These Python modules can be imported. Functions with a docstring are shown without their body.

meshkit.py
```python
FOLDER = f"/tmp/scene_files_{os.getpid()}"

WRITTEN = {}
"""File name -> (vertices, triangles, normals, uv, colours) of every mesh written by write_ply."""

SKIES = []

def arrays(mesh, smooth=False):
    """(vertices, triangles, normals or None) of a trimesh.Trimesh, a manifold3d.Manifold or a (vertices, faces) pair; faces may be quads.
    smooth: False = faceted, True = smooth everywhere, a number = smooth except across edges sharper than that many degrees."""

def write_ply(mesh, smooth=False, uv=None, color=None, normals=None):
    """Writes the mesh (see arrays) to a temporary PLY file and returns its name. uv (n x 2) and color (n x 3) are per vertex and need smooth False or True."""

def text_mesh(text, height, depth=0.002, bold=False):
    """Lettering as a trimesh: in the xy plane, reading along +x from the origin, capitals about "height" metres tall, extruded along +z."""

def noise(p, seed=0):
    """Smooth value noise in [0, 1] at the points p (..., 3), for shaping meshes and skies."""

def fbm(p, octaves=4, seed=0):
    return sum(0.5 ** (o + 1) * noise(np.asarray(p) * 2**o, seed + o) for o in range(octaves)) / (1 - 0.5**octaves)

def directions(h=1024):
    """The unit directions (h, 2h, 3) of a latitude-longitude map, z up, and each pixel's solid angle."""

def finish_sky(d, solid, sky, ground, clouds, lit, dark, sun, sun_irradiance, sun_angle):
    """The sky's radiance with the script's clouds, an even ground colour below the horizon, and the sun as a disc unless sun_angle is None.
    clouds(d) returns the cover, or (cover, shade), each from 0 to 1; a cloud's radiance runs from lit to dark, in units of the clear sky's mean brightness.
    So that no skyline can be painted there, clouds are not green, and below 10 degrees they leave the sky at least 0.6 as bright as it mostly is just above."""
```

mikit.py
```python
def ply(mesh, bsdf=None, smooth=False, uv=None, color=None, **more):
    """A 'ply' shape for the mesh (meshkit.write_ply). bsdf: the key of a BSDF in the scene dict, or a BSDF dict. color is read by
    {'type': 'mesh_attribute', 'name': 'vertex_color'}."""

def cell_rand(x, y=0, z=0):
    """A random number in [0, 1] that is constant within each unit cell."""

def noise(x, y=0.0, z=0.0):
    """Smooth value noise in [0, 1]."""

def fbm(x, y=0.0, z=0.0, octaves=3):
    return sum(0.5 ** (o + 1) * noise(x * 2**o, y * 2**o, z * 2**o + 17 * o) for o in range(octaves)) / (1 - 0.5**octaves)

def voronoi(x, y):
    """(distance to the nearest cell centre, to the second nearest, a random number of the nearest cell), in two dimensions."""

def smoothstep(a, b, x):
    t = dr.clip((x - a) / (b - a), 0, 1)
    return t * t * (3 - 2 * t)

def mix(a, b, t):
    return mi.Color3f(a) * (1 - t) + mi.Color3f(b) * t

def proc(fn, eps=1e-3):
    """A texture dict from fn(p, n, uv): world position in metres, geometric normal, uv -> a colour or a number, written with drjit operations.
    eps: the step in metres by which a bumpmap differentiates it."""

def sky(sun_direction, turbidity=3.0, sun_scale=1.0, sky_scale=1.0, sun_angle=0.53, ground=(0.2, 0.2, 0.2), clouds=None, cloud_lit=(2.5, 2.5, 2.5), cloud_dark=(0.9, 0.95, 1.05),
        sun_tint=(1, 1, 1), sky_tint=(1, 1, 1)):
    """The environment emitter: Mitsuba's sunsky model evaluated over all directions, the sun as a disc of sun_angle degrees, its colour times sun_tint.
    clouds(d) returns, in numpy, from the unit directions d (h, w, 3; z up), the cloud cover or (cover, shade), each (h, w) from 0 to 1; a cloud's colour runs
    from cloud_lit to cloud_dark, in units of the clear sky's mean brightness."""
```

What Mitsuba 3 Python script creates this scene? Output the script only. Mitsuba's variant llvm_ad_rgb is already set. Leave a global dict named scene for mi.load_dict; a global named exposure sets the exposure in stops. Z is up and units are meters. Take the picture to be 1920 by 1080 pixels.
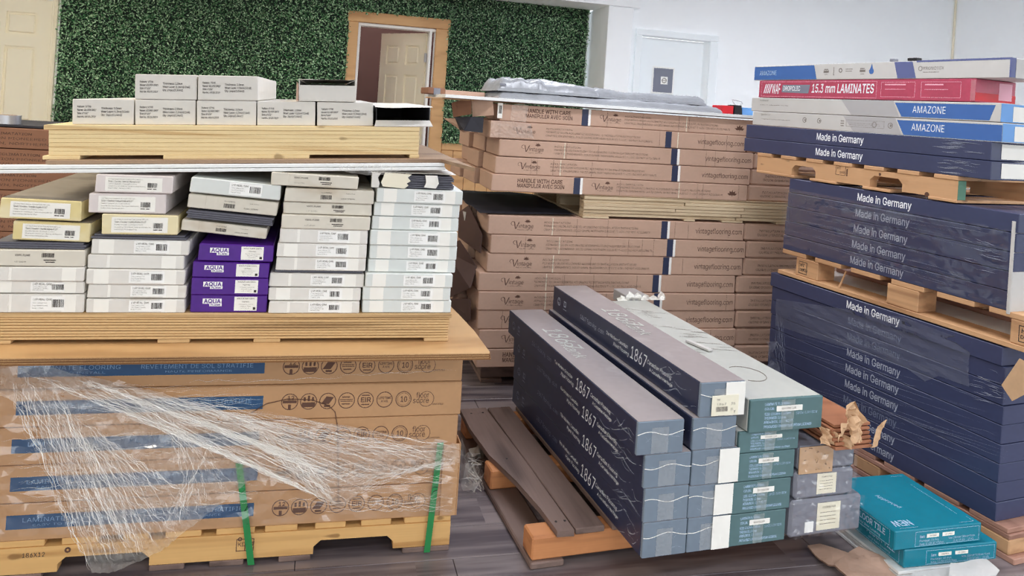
import math, random
import numpy as np, trimesh, mitsuba as mi, mikit, meshkit
import drjit as dr
from scipy.spatial import ConvexHull
from shapely.geometry import Polygon
from shapely import affinity

T = mi.ScalarTransform4f
rng = random.Random(7)
nrg = np.random.default_rng(11)
scene, labels = {}, {}

# ------------------------------------------------------------------ camera, sky, lights, exposure
F, TH, PX, PY, H = 1450.0, 0.067, 960.0, 200.0, 1.4
scene['camera'] = {
    'type': 'perspective', 'fov_axis': 'x', 'fov': math.degrees(2 * math.atan(960 / F)),
    'principal_point_offset_x': 0.0, 'principal_point_offset_y': (540 - PY) / 1080,
    'near_clip': 0.05, 'far_clip': 200.0,
    'to_world': T().look_at(origin=[0, 0, H], target=[0, 1, H], up=[-math.sin(TH), 0, math.cos(TH)])}


def clouds(d):
    return 0.75 + 0.25 * meshkit.noise(d * 3.0), 0.35 * meshkit.noise(d * 2.0 + 9)


scene['sky'] = mikit.sky((0.5, -0.5, 0.75), turbidity=4.0, sun_scale=0.0, sky_scale=2.2, clouds=clouds,
                         cloud_lit=(2.2, 2.26, 2.28), cloud_dark=(1.3, 1.36, 1.42), ground=(0.3, 0.3, 0.3))
exposure = 2.35
LAMP_WARM = (6.6, 5.8, 4.5)
LAMP_COOL = (5.4, 5.6, 6.2)


# ------------------------------------------------------------------ geometry helpers
def lin(c):
    c = np.asarray(c, float) / 255.0
    return [float(x) for x in np.where(c <= 0.04045, c / 12.92, ((c + 0.055) / 1.055) ** 2.4)]


def ray(x, y):
    dx, dy = x - PX, y - PY
    c, s = math.cos(TH), math.sin(TH)
    return np.array([(dx * c + dy * s) / F, 1.0, -(-dx * s + dy * c) / F])


CAM = np.array([0, 0, H])


class Fr:
    """A local frame: x along a front face, y away from the viewer, z up."""

    def __init__(s, M):
        s.M = np.array(M, float)
        s.R, s.o = s.M[:3, :3], s.M[:3, 3]

    def at(s, x=0, y=0, z=0, yaw=0, roll=0, pitch=0):
        t = trimesh.transformations
        L = t.translation_matrix([x, y, z])
        if yaw: L = L @ t.rotation_matrix(math.radians(yaw), [0, 0, 1])
        if roll: L = L @ t.rotation_matrix(math.radians(roll), [0, 1, 0])
        if pitch: L = L @ t.rotation_matrix(math.radians(pitch), [1, 0, 0])
        return Fr(s.M @ L)

    def hit(s, px, py, y=0.0):
        d, c = s.R.T @ ray(px, py), s.R.T @ (CAM - s.o)
        return c + d * ((y - c[1]) / d[1])

    def hitz(s, px, py, z):
        d, c = s.R.T @ ray(px, py), s.R.T @ (CAM - s.o)
        return c + d * ((z - c[2]) / d[2])


W0 = Fr(np.eye(4))


def frame(x, y, z, yaw):
    return W0.at(x, y, z, yaw)


def num(base):
    if base not in scene and base not in labels and base not in used:
        used.add(base)
        return base
    k = 1
    while f'{base}_{k:03d}' in used: k += 1
    used.add(f'{base}_{k:03d}')
    return f'{base}_{k:03d}'


used = set()


def thing(name, label, cat, group=None, kind=None):
    k = num(name)
    labels[k] = {'label': label}
    if kind: labels[k]['kind'] = kind
    if cat: labels[k]['category'] = cat
    if group: labels[k]['group'] = group
    return k


def P(mesh, bsdf, smooth=False):
    return mikit.ply(mesh, bsdf, smooth=smooth)


def put(parent, name, mesh, bsdf=None, fr=W0, label=None, smooth=False, kind=None):
    k = num(parent + '__' + name if name else parent)
    sh = mesh if isinstance(mesh, dict) else P(mesh, bsdf, smooth)
    scene[k] = {**sh, 'to_world': T(fr.M)}
    if label: labels.setdefault(k, {})['label'] = label
    if kind: labels.setdefault(k, {})['kind'] = kind
    return k


def solo(name, mesh, bsdf, fr, label, cat, group=None, kind=None, smooth=False):
    k = thing(name, label, cat, group, kind)
    scene[k] = {**(mesh if isinstance(mesh, dict) else P(mesh, bsdf, smooth)), 'to_world': T(fr.M)}
    return k


def hull(pts):
    h = ConvexHull(pts)
    m = trimesh.Trimesh(pts, h.simplices, process=False)
    c = pts.mean(0)
    n = np.cross(pts[h.simplices[:, 1]] - pts[h.simplices[:, 0]], pts[h.simplices[:, 2]] - pts[h.simplices[:, 0]])
    f = h.simplices.copy()
    bad = ((pts[f[:, 0]] - c) * n).sum(1) < 0
    f[bad] = f[bad][:, ::-1]
    return trimesh.Trimesh(pts, f, process=False)


def cbox(x0, x1, y0, y1, z0, z1, b=0.002, j=0.0):
    """A box with chamfered edges; j moves its corners a little (never out of the front plane)."""
    b = min(b, (x1 - x0) / 3, (y1 - y0) / 3, (z1 - z0) / 3)
    pts = []
    for sx, X in ((1, x0), (-1, x1)):
        for sy, Y in ((1, y0), (-1, y1)):
            for sz, Z in ((1, z0), (-1, z1)):
                dx, dz = (rng.uniform(0, j) * sx, rng.uniform(-j, 0)) if j else (0, 0)
                p = np.array([X + dx, Y, Z + (dz if sz < 0 else 0)])
                pts += [p + [0, sy * b, sz * b], p + [sx * b, 0, sz * b], p + [sx * b, sy * b, 0]]
    return hull(np.array(pts))


def cat(ms):
    return trimesh.util.concatenate(ms)


def prism(poly, y0, y1):
    """An outline in (x, z) given thickness along y."""
    if not isinstance(poly, Polygon): poly = Polygon(poly)
    m = trimesh.creation.extrude_polygon(poly.buffer(0), y1 - y0, engine='earcut')
    v = m.vertices.copy()
    m.vertices = np.stack([v[:, 0], y1 - v[:, 2], v[:, 1]], 1)
    return m


def quads2d(rects):
    v, f = [], []
    for x, z, w, h in rects:
        n = len(v)
        v += [(x, z, 0), (x + w, z, 0), (x + w, z + h, 0), (x, z + h, 0)]
        f += [(n, n + 1, n + 2), (n, n + 2, n + 3)]
    return trimesh.Trimesh(np.array(v, float), np.array(f), process=False)


_txt = {}


def txt(s, h, bold=False, shear=0.0, sx=1.0):
    key = (s, bold)
    if key not in _txt:
        m = meshkit.text_mesh(s, 1.0, 0.05, bold)
        m = m.submesh([np.nonzero(m.face_normals[:, 2] > 0.5)[0]], append=True)
        v = m.vertices.copy(); v[:, 2] = 0
        _txt[key] = trimesh.Trimesh(v, m.faces, process=False)
    m = _txt[key].copy()
    v = m.vertices * h
    v[:, 0] = (v[:, 0] + shear * v[:, 1]) * sx
    m.vertices = v
    return m


def fit(s, x, z, w, h, **k):
    """A line of text scaled to width w."""
    m = txt(s, h, **k)
    m.vertices[:, 0] *= w / max(m.vertices[:, 0].max(), 1e-6)
    m.apply_translation([x, z, 0])
    return m


def mv(m, x, z):
    m = m.copy(); m.apply_translation([x, z, 0]); return m


def front(m, y=0.0, off=0.0007):
    """Flat print (drawn in x, z) laid on a face that looks along -y."""
    v = m.vertices
    return trimesh.Trimesh(np.stack([v[:, 0], np.full(len(v), y - off) - v[:, 2], v[:, 1]], 1), m.faces, process=False)


def side(m, x=0.0, off=0.0007):
    """Flat print on a face that looks along -x, reading towards the viewer (from +y to -y)."""
    v = m.vertices
    return trimesh.Trimesh(np.stack([np.full(len(v), x - off), -v[:, 0], v[:, 1]], 1), m.faces, process=False)


def top(m, z=0.0, off=0.0007):
    v = m.vertices
    return trimesh.Trimesh(np.stack([v[:, 0], v[:, 1], np.full(len(v), z + off)], 1), m.faces, process=False)


def ring2d(cx, cz, r0, r1, n=28):
    a = np.arange(n) * 2 * np.pi / n
    o, i = np.stack([cx + r1 * np.cos(a), cz + r1 * np.sin(a), a * 0], 1), np.stack([cx + r0 * np.cos(a), cz + r0 * np.sin(a), a * 0], 1)
    k = np.arange(n); q = (k + 1) % n
    return trimesh.Trimesh(np.vstack([o, i]), np.vstack([np.stack([k, q, q + n], 1), np.stack([k, q + n, k + n], 1)]), process=False)


def disc2d(cx, cz, r, n=24):
    a = np.arange(n) * 2 * np.pi / n
    v = np.vstack([np.stack([cx + r * np.cos(a), cz + r * np.sin(a), a * 0], 1), [[cx, cz, 0]]])
    k = np.arange(n)
    return trimesh.Trimesh(v, np.stack([k, (k + 1) % n, k * 0 + n], 1), process=False)


def frame2d(x, z, w, h, t):
    return quads2d([(x, z, w, t), (x, z + h - t, w, t), (x, z + t, t, h - 2 * t), (x + w - t, z + t, t, h - 2 * t)])


def barcode(x, z, w, h, seed=1):
    r = random.Random(seed); out = []; p = 0
    while p < w:
        b = r.choice([1, 1, 2, 3]) * w / 46
        out.append((x + p, z, min(b, w - p), h)); p += b + r.choice([1, 1, 2]) * w / 46
    return quads2d(out)


def tube(pts, r, n=6):
    import scipy.interpolate
    p = np.asarray(pts, float)
    t = np.gradient(p, axis=0); t /= np.linalg.norm(t, axis=1, keepdims=True) + 1e-9
    a = np.cross(t, [0.13, 0.31, 0.94]); a /= np.linalg.norm(a, axis=1, keepdims=True) + 1e-9
    b = np.cross(t, a)
    ang = np.arange(n) * 2 * np.pi / n
    v = (p[:, None] + r * (np.cos(ang)[None, :, None] * a[:, None] + np.sin(ang)[None, :, None] * b[:, None])).reshape(-1, 3)
    i, j = np.meshgrid(np.arange(len(p) - 1), np.arange(n), indexing='ij')
    A, B, C, D = i * n + j, i * n + (j + 1) % n, (i + 1) * n + (j + 1) % n, (i + 1) * n + j
    f = np.stack([A, B, C, D], -1).reshape(-1, 4)
    return trimesh.Trimesh(v, np.vstack([f[:, [0, 1, 2]], f[:, [0, 2, 3]]]), process=False)


def ribbon(pts, w, up):
    """A thin strip of film along a line, w wide."""
    p = np.asarray(pts, float)
    n = len(p)
    ww = w * np.sin(np.linspace(0.15, np.pi - 0.15, n))[:, None]
    u = np.asarray(up, float)
    v = np.vstack([p - ww * u / 2, p + ww * u / 2])
    k = np.arange(n - 1)
    f = np.vstack([np.stack([k, k + 1, k + 1 + n], 1), np.stack([k, k + 1 + n, k + n], 1)])
    return trimesh.Trimesh(v, f, process=False)


def sheet(outline, step, fn):
    """A crumpled sheet: the outline (a, b) filled with triangles, fn(a, b) -> 3-D points."""
    poly = Polygon(outline).buffer(0)
    x0, y0, x1, y1 = poly.bounds
    from scipy.spatial import Delaunay
    import shapely
    gx, gy = np.meshgrid(np.arange(x0, x1, step), np.arange(y0, y1, step))
    g = np.stack([gx.ravel(), gy.ravel()], 1) + nrg.uniform(-0.3, 0.3, (gx.size, 2)) * step
    g = g[shapely.contains_xy(poly.buffer(-step * 0.4), g[:, 0], g[:, 1])]
    L = poly.exterior.length
    e = np.array([poly.exterior.interpolate(d).coords[0] for d in np.arange(0, L, step)])
    pts = np.vstack([g, e, np.array(poly.exterior.coords)[:-1]])
    tri = Delaunay(pts).simplices
    c = pts[tri].mean(1)
    tri = tri[shapely.contains_xy(poly, c[:, 0], c[:, 1])]
    return trimesh.Trimesh(fn(pts[:, 0], pts[:, 1]), tri, process=False)


def slab(pts3, th):
    """A quad or polygon in space made th thick (card, flaps, paper)."""
    p = np.asarray(pts3, float)
    n = np.cross(p[1] - p[0], p[2] - p[0]); n /= np.linalg.norm(n)
    k = len(p)
    v = np.vstack([p + n * th / 2, p - n * th / 2])
    f = [(0, i, i + 1) for i in range(1, k - 1)] + [(k, k + i + 1, k + i) for i in range(1, k - 1)]
    for i in range(k):
        q = (i + 1) % k
        f += [(i, i + k, q + k), (i, q + k, q)]
    return trimesh.Trimesh(v, np.array(f), process=False)


ORD = ['lowest', '2nd from bottom', '3rd from bottom'] + [f'{i}th from bottom' for i in range(4, 13)]


# ------------------------------------------------------------------ materials
def mat(name, color, rough=0.6, spec=0.4, **k):
    c = {'type': 'rgb', 'value': lin(color)} if isinstance(color, (tuple, list)) else color
    scene[name] = {'type': 'twosided', 'b': {'type': 'principled', 'base_color': c, 'roughness': rough, 'specular': spec, **k}}
    return name


def mottled(base, amp=0.12, sc=14.0, fine=90.0, dirt=None, dirt_at=0.66):
    base = lin(base); d = lin(dirt) if dirt else None

    def fn(p, n, uv):
        t = mikit.fbm(p.x * sc, p.y * sc, p.z * sc)
        g = mikit.noise(p.x * fine, p.y * fine, p.z * fine)
        c = mi.Color3f(base) * (1 - amp + 2 * amp * (0.7 * t + 0.3 * g))
        if d is not None:
            c = mikit.mix(c, d, 0.5 * mikit.smoothstep(dirt_at, dirt_at + 0.15, mikit.fbm(p.x * 7 + 3, p.y * 7, p.z * 9, 4)))
        return c
    return mikit.proc(fn)


def wood(light, dark, yaw, along=2.2, across=34.0, knots=False, vert=1.0):
    light, dark = lin(light), lin(dark)
    ca, sa = math.cos(math.radians(yaw)), math.sin(math.radians(yaw))

    def fn(p, n, uv):
        a, b = p.x * ca + p.y * sa, -p.x * sa + p.y * ca
        w = mikit.noise(a * 1.6, b * 6, p.z * 6) * 1.3
        t = mikit.fbm(a * along, b * across * 0.6 + w, p.z * across * vert + w, 3)
        g = mikit.noise(a * 9, b * 260, p.z * 260)
        c = mikit.mix(light, dark, mikit.smoothstep(0.45, 0.82, t) * 0.75 + 0.12 * g)
        if knots:
            k = mikit.noise(a * 16 + 5, b * 16, p.z * 30)
            c = mikit.mix(c, mi.Color3f(dark) * 0.5, 0.7 * mikit.smoothstep(0.88, 0.95, k))
        return c
    return mikit.proc(fn)


YAW = 13.7
mat('m_white_card', mottled((214, 211, 204), 0.06, 10, 60, (176, 164, 146), 0.62), 0.55, 0.4)
mat('m_grey_card', mottled((204, 201, 194), 0.05, 9, 50), 0.55, 0.4)
mat('m_cool_card', mottled((208, 212, 208), 0.04, 8, 40), 0.5, 0.4)
mat('m_cream_card', mottled((206, 200, 186), 0.07, 10, 60, (170, 150, 120), 0.6), 0.55, 0.4)
mat('m_yellow_card', mottled((212, 196, 140), 0.12, 8, 60, (226, 218, 192), 0.45), 0.55, 0.4)
mat('m_dusty_top', mottled((136, 128, 116), 0.2, 6, 40, (98, 88, 76), 0.55), 0.6, 0.3)
mat('m_pink_card', mottled((210, 201, 198), 0.08, 9, 60), 0.55, 0.4)
mat('m_purple', mottled((74, 28, 128), 0.16, 12, 80), 0.32, 0.5)
mat('m_plank_dark', mottled((84, 84, 94), 0.15, 5, 200), 0.4, 0.5)
mat('m_tan_card', mottled((176, 136, 98), 0.08, 9, 120), 0.6, 0.35)
mat('m_brown_card', mottled((186, 154, 134), 0.09, 7, 110), 0.65, 0.35)
mat('m_dark_brown_card', mottled((140, 100, 78), 0.08, 7, 110), 0.65, 0.3)
mat('m_kraft', mottled((186, 152, 118), 0.12, 16, 120), 0.7, 0.3)
mat('m_pine', wood((206, 164, 106), (156, 108, 58), YAW, knots=True), 0.55, 0.35)
mat('m_pine_pale', wood((224, 202, 154), (188, 152, 100), YAW, across=60, knots=True), 0.55, 0.35)
mat('m_ply_edge', wood((206, 174, 126), (112, 78, 46), YAW, along=1.6, across=70), 0.6, 0.35)
mat('m_ply_face', wood((184, 148, 104), (146, 108, 68), YAW, across=16), 0.55, 0.35)
mat('m_ply_grey', wood((150, 126, 104), (104, 82, 66), YAW, across=18), 0.6, 0.3)
mat('m_ply_white', wood((206, 186, 154), (150, 124, 92), YAW, along=3, across=90), 0.65, 0.3)
mat('m_old_board', wood((120, 100, 92), (66, 52, 48), YAW + 92, across=26), 0.6, 0.35)
mat('m_orange_wood', wood((192, 130, 84), (140, 84, 50), YAW, across=30), 0.55, 0.35)
mat('m_pallet_wood', wood((196, 154, 114), (148, 108, 76), -68, across=26, knots=True), 0.6, 0.35)
mat('m_pallet_red', wood((176, 134, 116), (122, 84, 70), -68, across=24), 0.6, 0.35)
mat('m_red_plank', wood((164, 110, 80), (120, 74, 52), YAW, across=30), 0.55, 0.35)
mat('m_ply_dark', wood((126, 88, 54), (86, 58, 36), YAW, across=16), 0.6, 0.3)
mat('m_trim_wood', wood((214, 170, 120), (174, 126, 80), YAW, across=24, vert=0.4), 0.55, 0.35)
mat('m_navy', mottled((55, 61, 90), 0.12, 6, 90), 0.34, 0.5)
mat('m_navy_dark', mottled((40, 46, 70), 0.14, 6, 90), 0.32, 0.5)
mat('m_slate', mottled((112, 125, 138), 0.10, 8, 70), 0.38, 0.5)
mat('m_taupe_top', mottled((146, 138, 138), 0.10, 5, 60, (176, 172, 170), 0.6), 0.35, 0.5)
mat('m_teal_end', mottled((84, 112, 114), 0.12, 8, 70), 0.36, 0.5)
mat('m_pale_top', mottled((176, 178, 172), 0.08, 5, 60), 0.42, 0.5)
mat('m_grey_wrap', mottled((120, 122, 132), 0.14, 9, 60), 0.4, 0.5)
mat('m_tile_teal', mottled((16, 118, 138), 0.08, 6, 40), 0.3, 0.5)
mat('m_red_card', mottled((170, 64, 88), 0.14, 9, 120), 0.35, 0.5)
mat('m_blue', (62, 100, 162), 0.4)
mat('m_blue_light', (100, 152, 210), 0.4)
mat('m_flap_shade', mottled((84, 64, 60), 0.1, 8, 80), 0.7, 0.3)  # brown card with the shade of the carton ends in its colour
mat('m_blue_grey', (88, 96, 140), 0.4)
mat('m_band_blue', mottled((38, 72, 108), 0.08, 10, 120), 0.45)
mat('m_grey_print', mottled((190, 188, 184), 0.04, 8, 40), 0.45)
mat('m_grey_print_dark', (168, 166, 166), 0.45)
mat('m_paper', (232, 230, 222), 0.6)
mat('m_paper_cream', (228, 222, 200), 0.6)
mat('m_white', (236, 236, 232), 0.5)
mat('m_ink', (56, 50, 48), 0.6, 0.2)
mat('m_ink_soft', (122, 116, 110), 0.6, 0.2)
mat('m_ink_brown', (92, 66, 54), 0.65, 0.2)
mat('m_ink_white', (226, 228, 232), 0.5)
mat('m_ink_grey', (150, 156, 172), 0.5)
mat('m_ink_band', (112, 142, 172), 0.5)
mat('m_ink_dim', (98, 106, 128), 0.5)
mat('m_ink_blue', (170, 196, 220), 0.5)
mat('m_ink_pink', (226, 168, 184), 0.5)
mat('m_strap_navy', (44, 50, 76), 0.4)
mat('m_green_strap', (36, 122, 66), 0.32, 0.5)
mat('m_green_paint', mottled((92, 134, 112), 0.15, 20, 90), 0.6)
mat('m_black', (26, 26, 30), 0.45)
mat('m_red', (196, 34, 44), 0.4)
mat('m_foil', mottled((196, 198, 204), 0.05, 10, 40), 0.28, 0.5, metallic=0.7)
mat('m_tape_grey', (176, 176, 180), 0.35, 0.5)
mat('m_wall_white', mottled((248, 251, 252), 0.01, 3, 30), 0.6)
mat('m_wall_brown', (122, 92, 88), 0.7)
mat('m_door_cream', (240, 232, 208), 0.4)
mat('m_door_white', (240, 246, 248), 0.4)
mat('m_notice', (120, 124, 138), 0.5)
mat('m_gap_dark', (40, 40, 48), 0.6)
mat('m_bubble', mottled((150, 153, 158), 0.16, 40, 130), 0.25, 0.6)
mat('m_panel_edge', (226, 228, 226), 0.4)
mat('m_film_strand', (236, 234, 228), 0.18, 0.7)
mat('m_film_dull', (112, 118, 136), 0.22, 0.6)
mat('m_film_dull2', (168, 176, 186), 0.2, 0.6)
mat('m_hedge_back', (22, 42, 30), 0.8)
scene['m_film'] = {'type': 'thindielectric', 'int_ior': 1.5}
scene['m_film_haze'] = {'type': 'mask', 'opacity': 0.14, 'b': {'type': 'twosided', 'b': {'type': 'principled', 'base_color': {'type': 'rgb', 'value': lin((230, 226, 218))}, 'roughness': 0.22, 'specular': 0.7}}}
scene['m_film_grey'] = {'type': 'mask', 'opacity': 0.15, 'b': {'type': 'twosided', 'b': {'type': 'principled', 'base_color': {'type': 'rgb', 'value': lin((150, 154, 168))}, 'roughness': 0.25, 'specular': 0.6}}}
scene['m_leaf'] = {'type': 'twosided', 'b': {'type': 'principled', 'base_color': {'type': 'mesh_attribute', 'name': 'vertex_color'}, 'roughness': 0.42, 'specular': 0.5}}


def floor_fn(p, n, uv):
    ca, sa = math.cos(math.radians(YAW)), math.sin(math.radians(YAW))
    a, b = p.x * ca + p.y * sa, -p.x * sa + p.y * ca
    row = dr.floor(b / 0.18)
    k = mikit.cell_rand(dr.floor((a + row * 0.47) / 1.2), row)
    t = mikit.fbm(a * 2.2 + k * 30, b * 26, row * 3.1, 4)
    c = mikit.mix(lin((124, 114, 114)), lin((74, 66, 72)), mikit.smoothstep(0.3, 0.75, t))
    return c * (0.88 + 0.24 * k)


mat('m_floor', mikit.proc(floor_fn), 0.34, 0.5)
mat('m_floor_seam', (60, 54, 56), 0.6)

# ------------------------------------------------------------------ the room
ca, sa = math.cos(math.radians(YAW)), math.sin(math.radians(YAW))
_d = ray(745, 165) * 7.5
Wf = frame(_d[0], 7.5, 0, YAW)                      # hedge wall: local y = 0
Wa = Fr(Wf.M)
zs = float(Wf.hit(1104, 19)[2])                     # height of the soffit over the hedge
xr = float(Wf.hit(1100, 60)[0])                     # right end of the hedge
cf = Wf.hitz(1142, 10, zs)                          # front left corner of the column
cfy = float(cf[1])
cx0, cx1 = float(cf[0]), float(Wf.hit(1186, 60, cfy)[0])
dwy = cfy + 0.06                                    # door wall plane
xc = float(Wf.hit(1790, 40, dwy)[0])                # right room corner
x_left = float(Wf.hit(-330, 100)[0])
y_front = -10.2
CEIL = 3.05


def struct(name, mesh, bsdf, fr=Wf, label=None, smooth=False):
    k = num(name)
    scene[k] = {**P(mesh, bsdf, smooth), 'to_world': T(fr.M)}
    labels[k] = {'kind': 'structure'}
    if label: labels[k]['label'] = label
    return k


struct('floor', cbox(x_left - 0.2, xc + 0.2, y_front, 2.6, -0.12, -0.006, 0.001), 'm_floor_seam', label='dark grey wood plank floor')
# floor boards in the area the photograph sees
pl = P(cbox(0.001, 1.199, 0.001, 0.179, -0.006, 0.0, 0.0012), 'm_floor')
big = P(cbox(0.001, 2.399, 0.001, 0.539, -0.006, 0.0, 0.0012), 'm_floor')
for r in range(-56, 14):
    y = r * 0.18
    off = (-r * 0.47) % 1.2
    n = 0
    x = x_left - 1.2 + off
    while x < xc:
        w = Wf.M @ [x + 0.6, y, 0, 1]
        near = -2.2 < w[0] < 2.6 and 1.2 < w[1] < 4.6
        if near:
            put('floor', 'board', pl, fr=Wf.at(x, y, 0))
        x += 1.2
# the rest of the floor, hidden or behind the viewer, in wide strips around the boards
far = []
for r in range(-56, 14):
    y = r * 0.18
    off = (-r * 0.47) % 1.2
    x = x_left - 1.2 + off
    run = None
    while x < xc + 1.2:
        w = Wf.M @ [x + 0.6, y, 0, 1]
        near = -2.2 < w[0] < 2.6 and 1.2 < w[1] < 4.6 and x < xc
        if near and run is not None:
            far.append(cbox(max(run, x_left), x - 0.001, y + 0.001, y + 0.179, -0.006, 0, 0.001)); run = None
        elif not near and run is None:
            run = x
        x += 1.2
    if run is not None and run < xc: far.append(cbox(max(run, x_left), xc, y + 0.001, y + 0.179, -0.006, 0, 0.001))
put('floor', 'outer_boards', cat(far), 'm_floor', Wf, kind='stuff')

struct('ceiling', cbox(x_left - 0.2, xc + 0.2, y_front, 2.6, CEIL, CEIL + 0.1, 0.001), 'm_wall_white', label='white ceiling')
# hedge wall with the doorway cut out
dl, drr = float(Wf.hit(667, 120)[0]), float(Wf.hit(813, 120)[0])
dz = float(Wf.hit(745, 48)[2])
d1r = float(Wf.hit(92, 120)[0])          # right edge of the left door
d1w = 0.84
wall_poly = Polygon([(x_left, 0), (xr + 0.02, 0), (xr + 0.02, CEIL), (x_left, CEIL)])
for a, b, zt in ((dl, drr, dz), (d1r - d1w, d1r, 2.06)):
    wall_poly = wall_poly.difference(Polygon([(a, -0.1), (b, -0.1), (b, zt), (a, zt)]))
struct('wall_back', prism(wall_poly, 0.0, 0.12), 'm_wall_white', label='back wall carrying the hedge and the wooden panelling')
struct('wall_left', cbox(x_left - 0.12, x_left, y_front, 0.12, 0, CEIL), 'm_wall_white', label='white left wall')
rw = Polygon([(y_front, 0), (dwy + 0.1, 0), (dwy + 0.1, CEIL), (y_front, CEIL)])
for yw in (-9.6, -7.7, -5.8, -3.9):
    rw = rw.difference(Polygon([(yw, 0.5), (yw + 1.6, 0.5), (yw + 1.6, 2.7), (yw, 2.7)]))
rwm = prism(rw, 0, 0.12)
struct('wall_right', trimesh.Trimesh(np.stack([xc + 0.12 - rwm.vertices[:, 1], rwm.vertices[:, 0], rwm.vertices[:, 2]], 1), rwm.faces, process=False), 'm_wall_white', label='white right wall running to the corner')
struct('ceiling_soffit', cbox(x_left, cx1 + 0.06, cfy - 0.02, 0.0, zs, CEIL), 'm_wall_white', label='white soffit over the hedge')
struct('wall_column', cbox(cx0, cx1, cfy, 0.12, 0, zs - 0.001, 0.006), 'm_wall_white', label='white wall end at the right of the hedge')
# door wall
d3l, d3r = float(Wf.hit(1200, 110, dwy)[0]), float(Wf.hit(1328, 110, dwy)[0])
d3z = float(Wf.hit(1265, 72, dwy)[2])
dp = Polygon([(cx1 - 0.05, 0), (xc + 0.12, 0), (xc + 0.12, CEIL), (cx1 - 0.05, CEIL)]).difference(Polygon([(d3l, -1), (d3r, -1), (d3r, d3z), (d3l, d3z)]))
struct('wall_door', prism(dp, dwy, dwy + 0.12), 'm_wall_white', label='white wall with the white door')
struct('trim_001', cbox(xc - 0.022, xc - 0.002, dwy - 0.022, dwy - 0.002, 0, CEIL, 0.004), 'm_door_cream', label='thin cream strip in the room corner')
# shop front behind the viewer: wide window openings
fw = Polygon([(x_left, 0), (xc, 0), (xc, CEIL), (x_left, CEIL)])
xw = x_left + 0.3
while xw + 1.75 < xc:
    fw = fw.difference(Polygon([(xw, 0.25), (xw + 1.7, 0.25), (xw + 1.7, 2.85), (xw, 2.85)])); xw += 1.82
struct('wall_front', prism(fw, y_front, y_front + 0.12), 'm_wall_white', label='shop front wall with wide windows')
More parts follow.
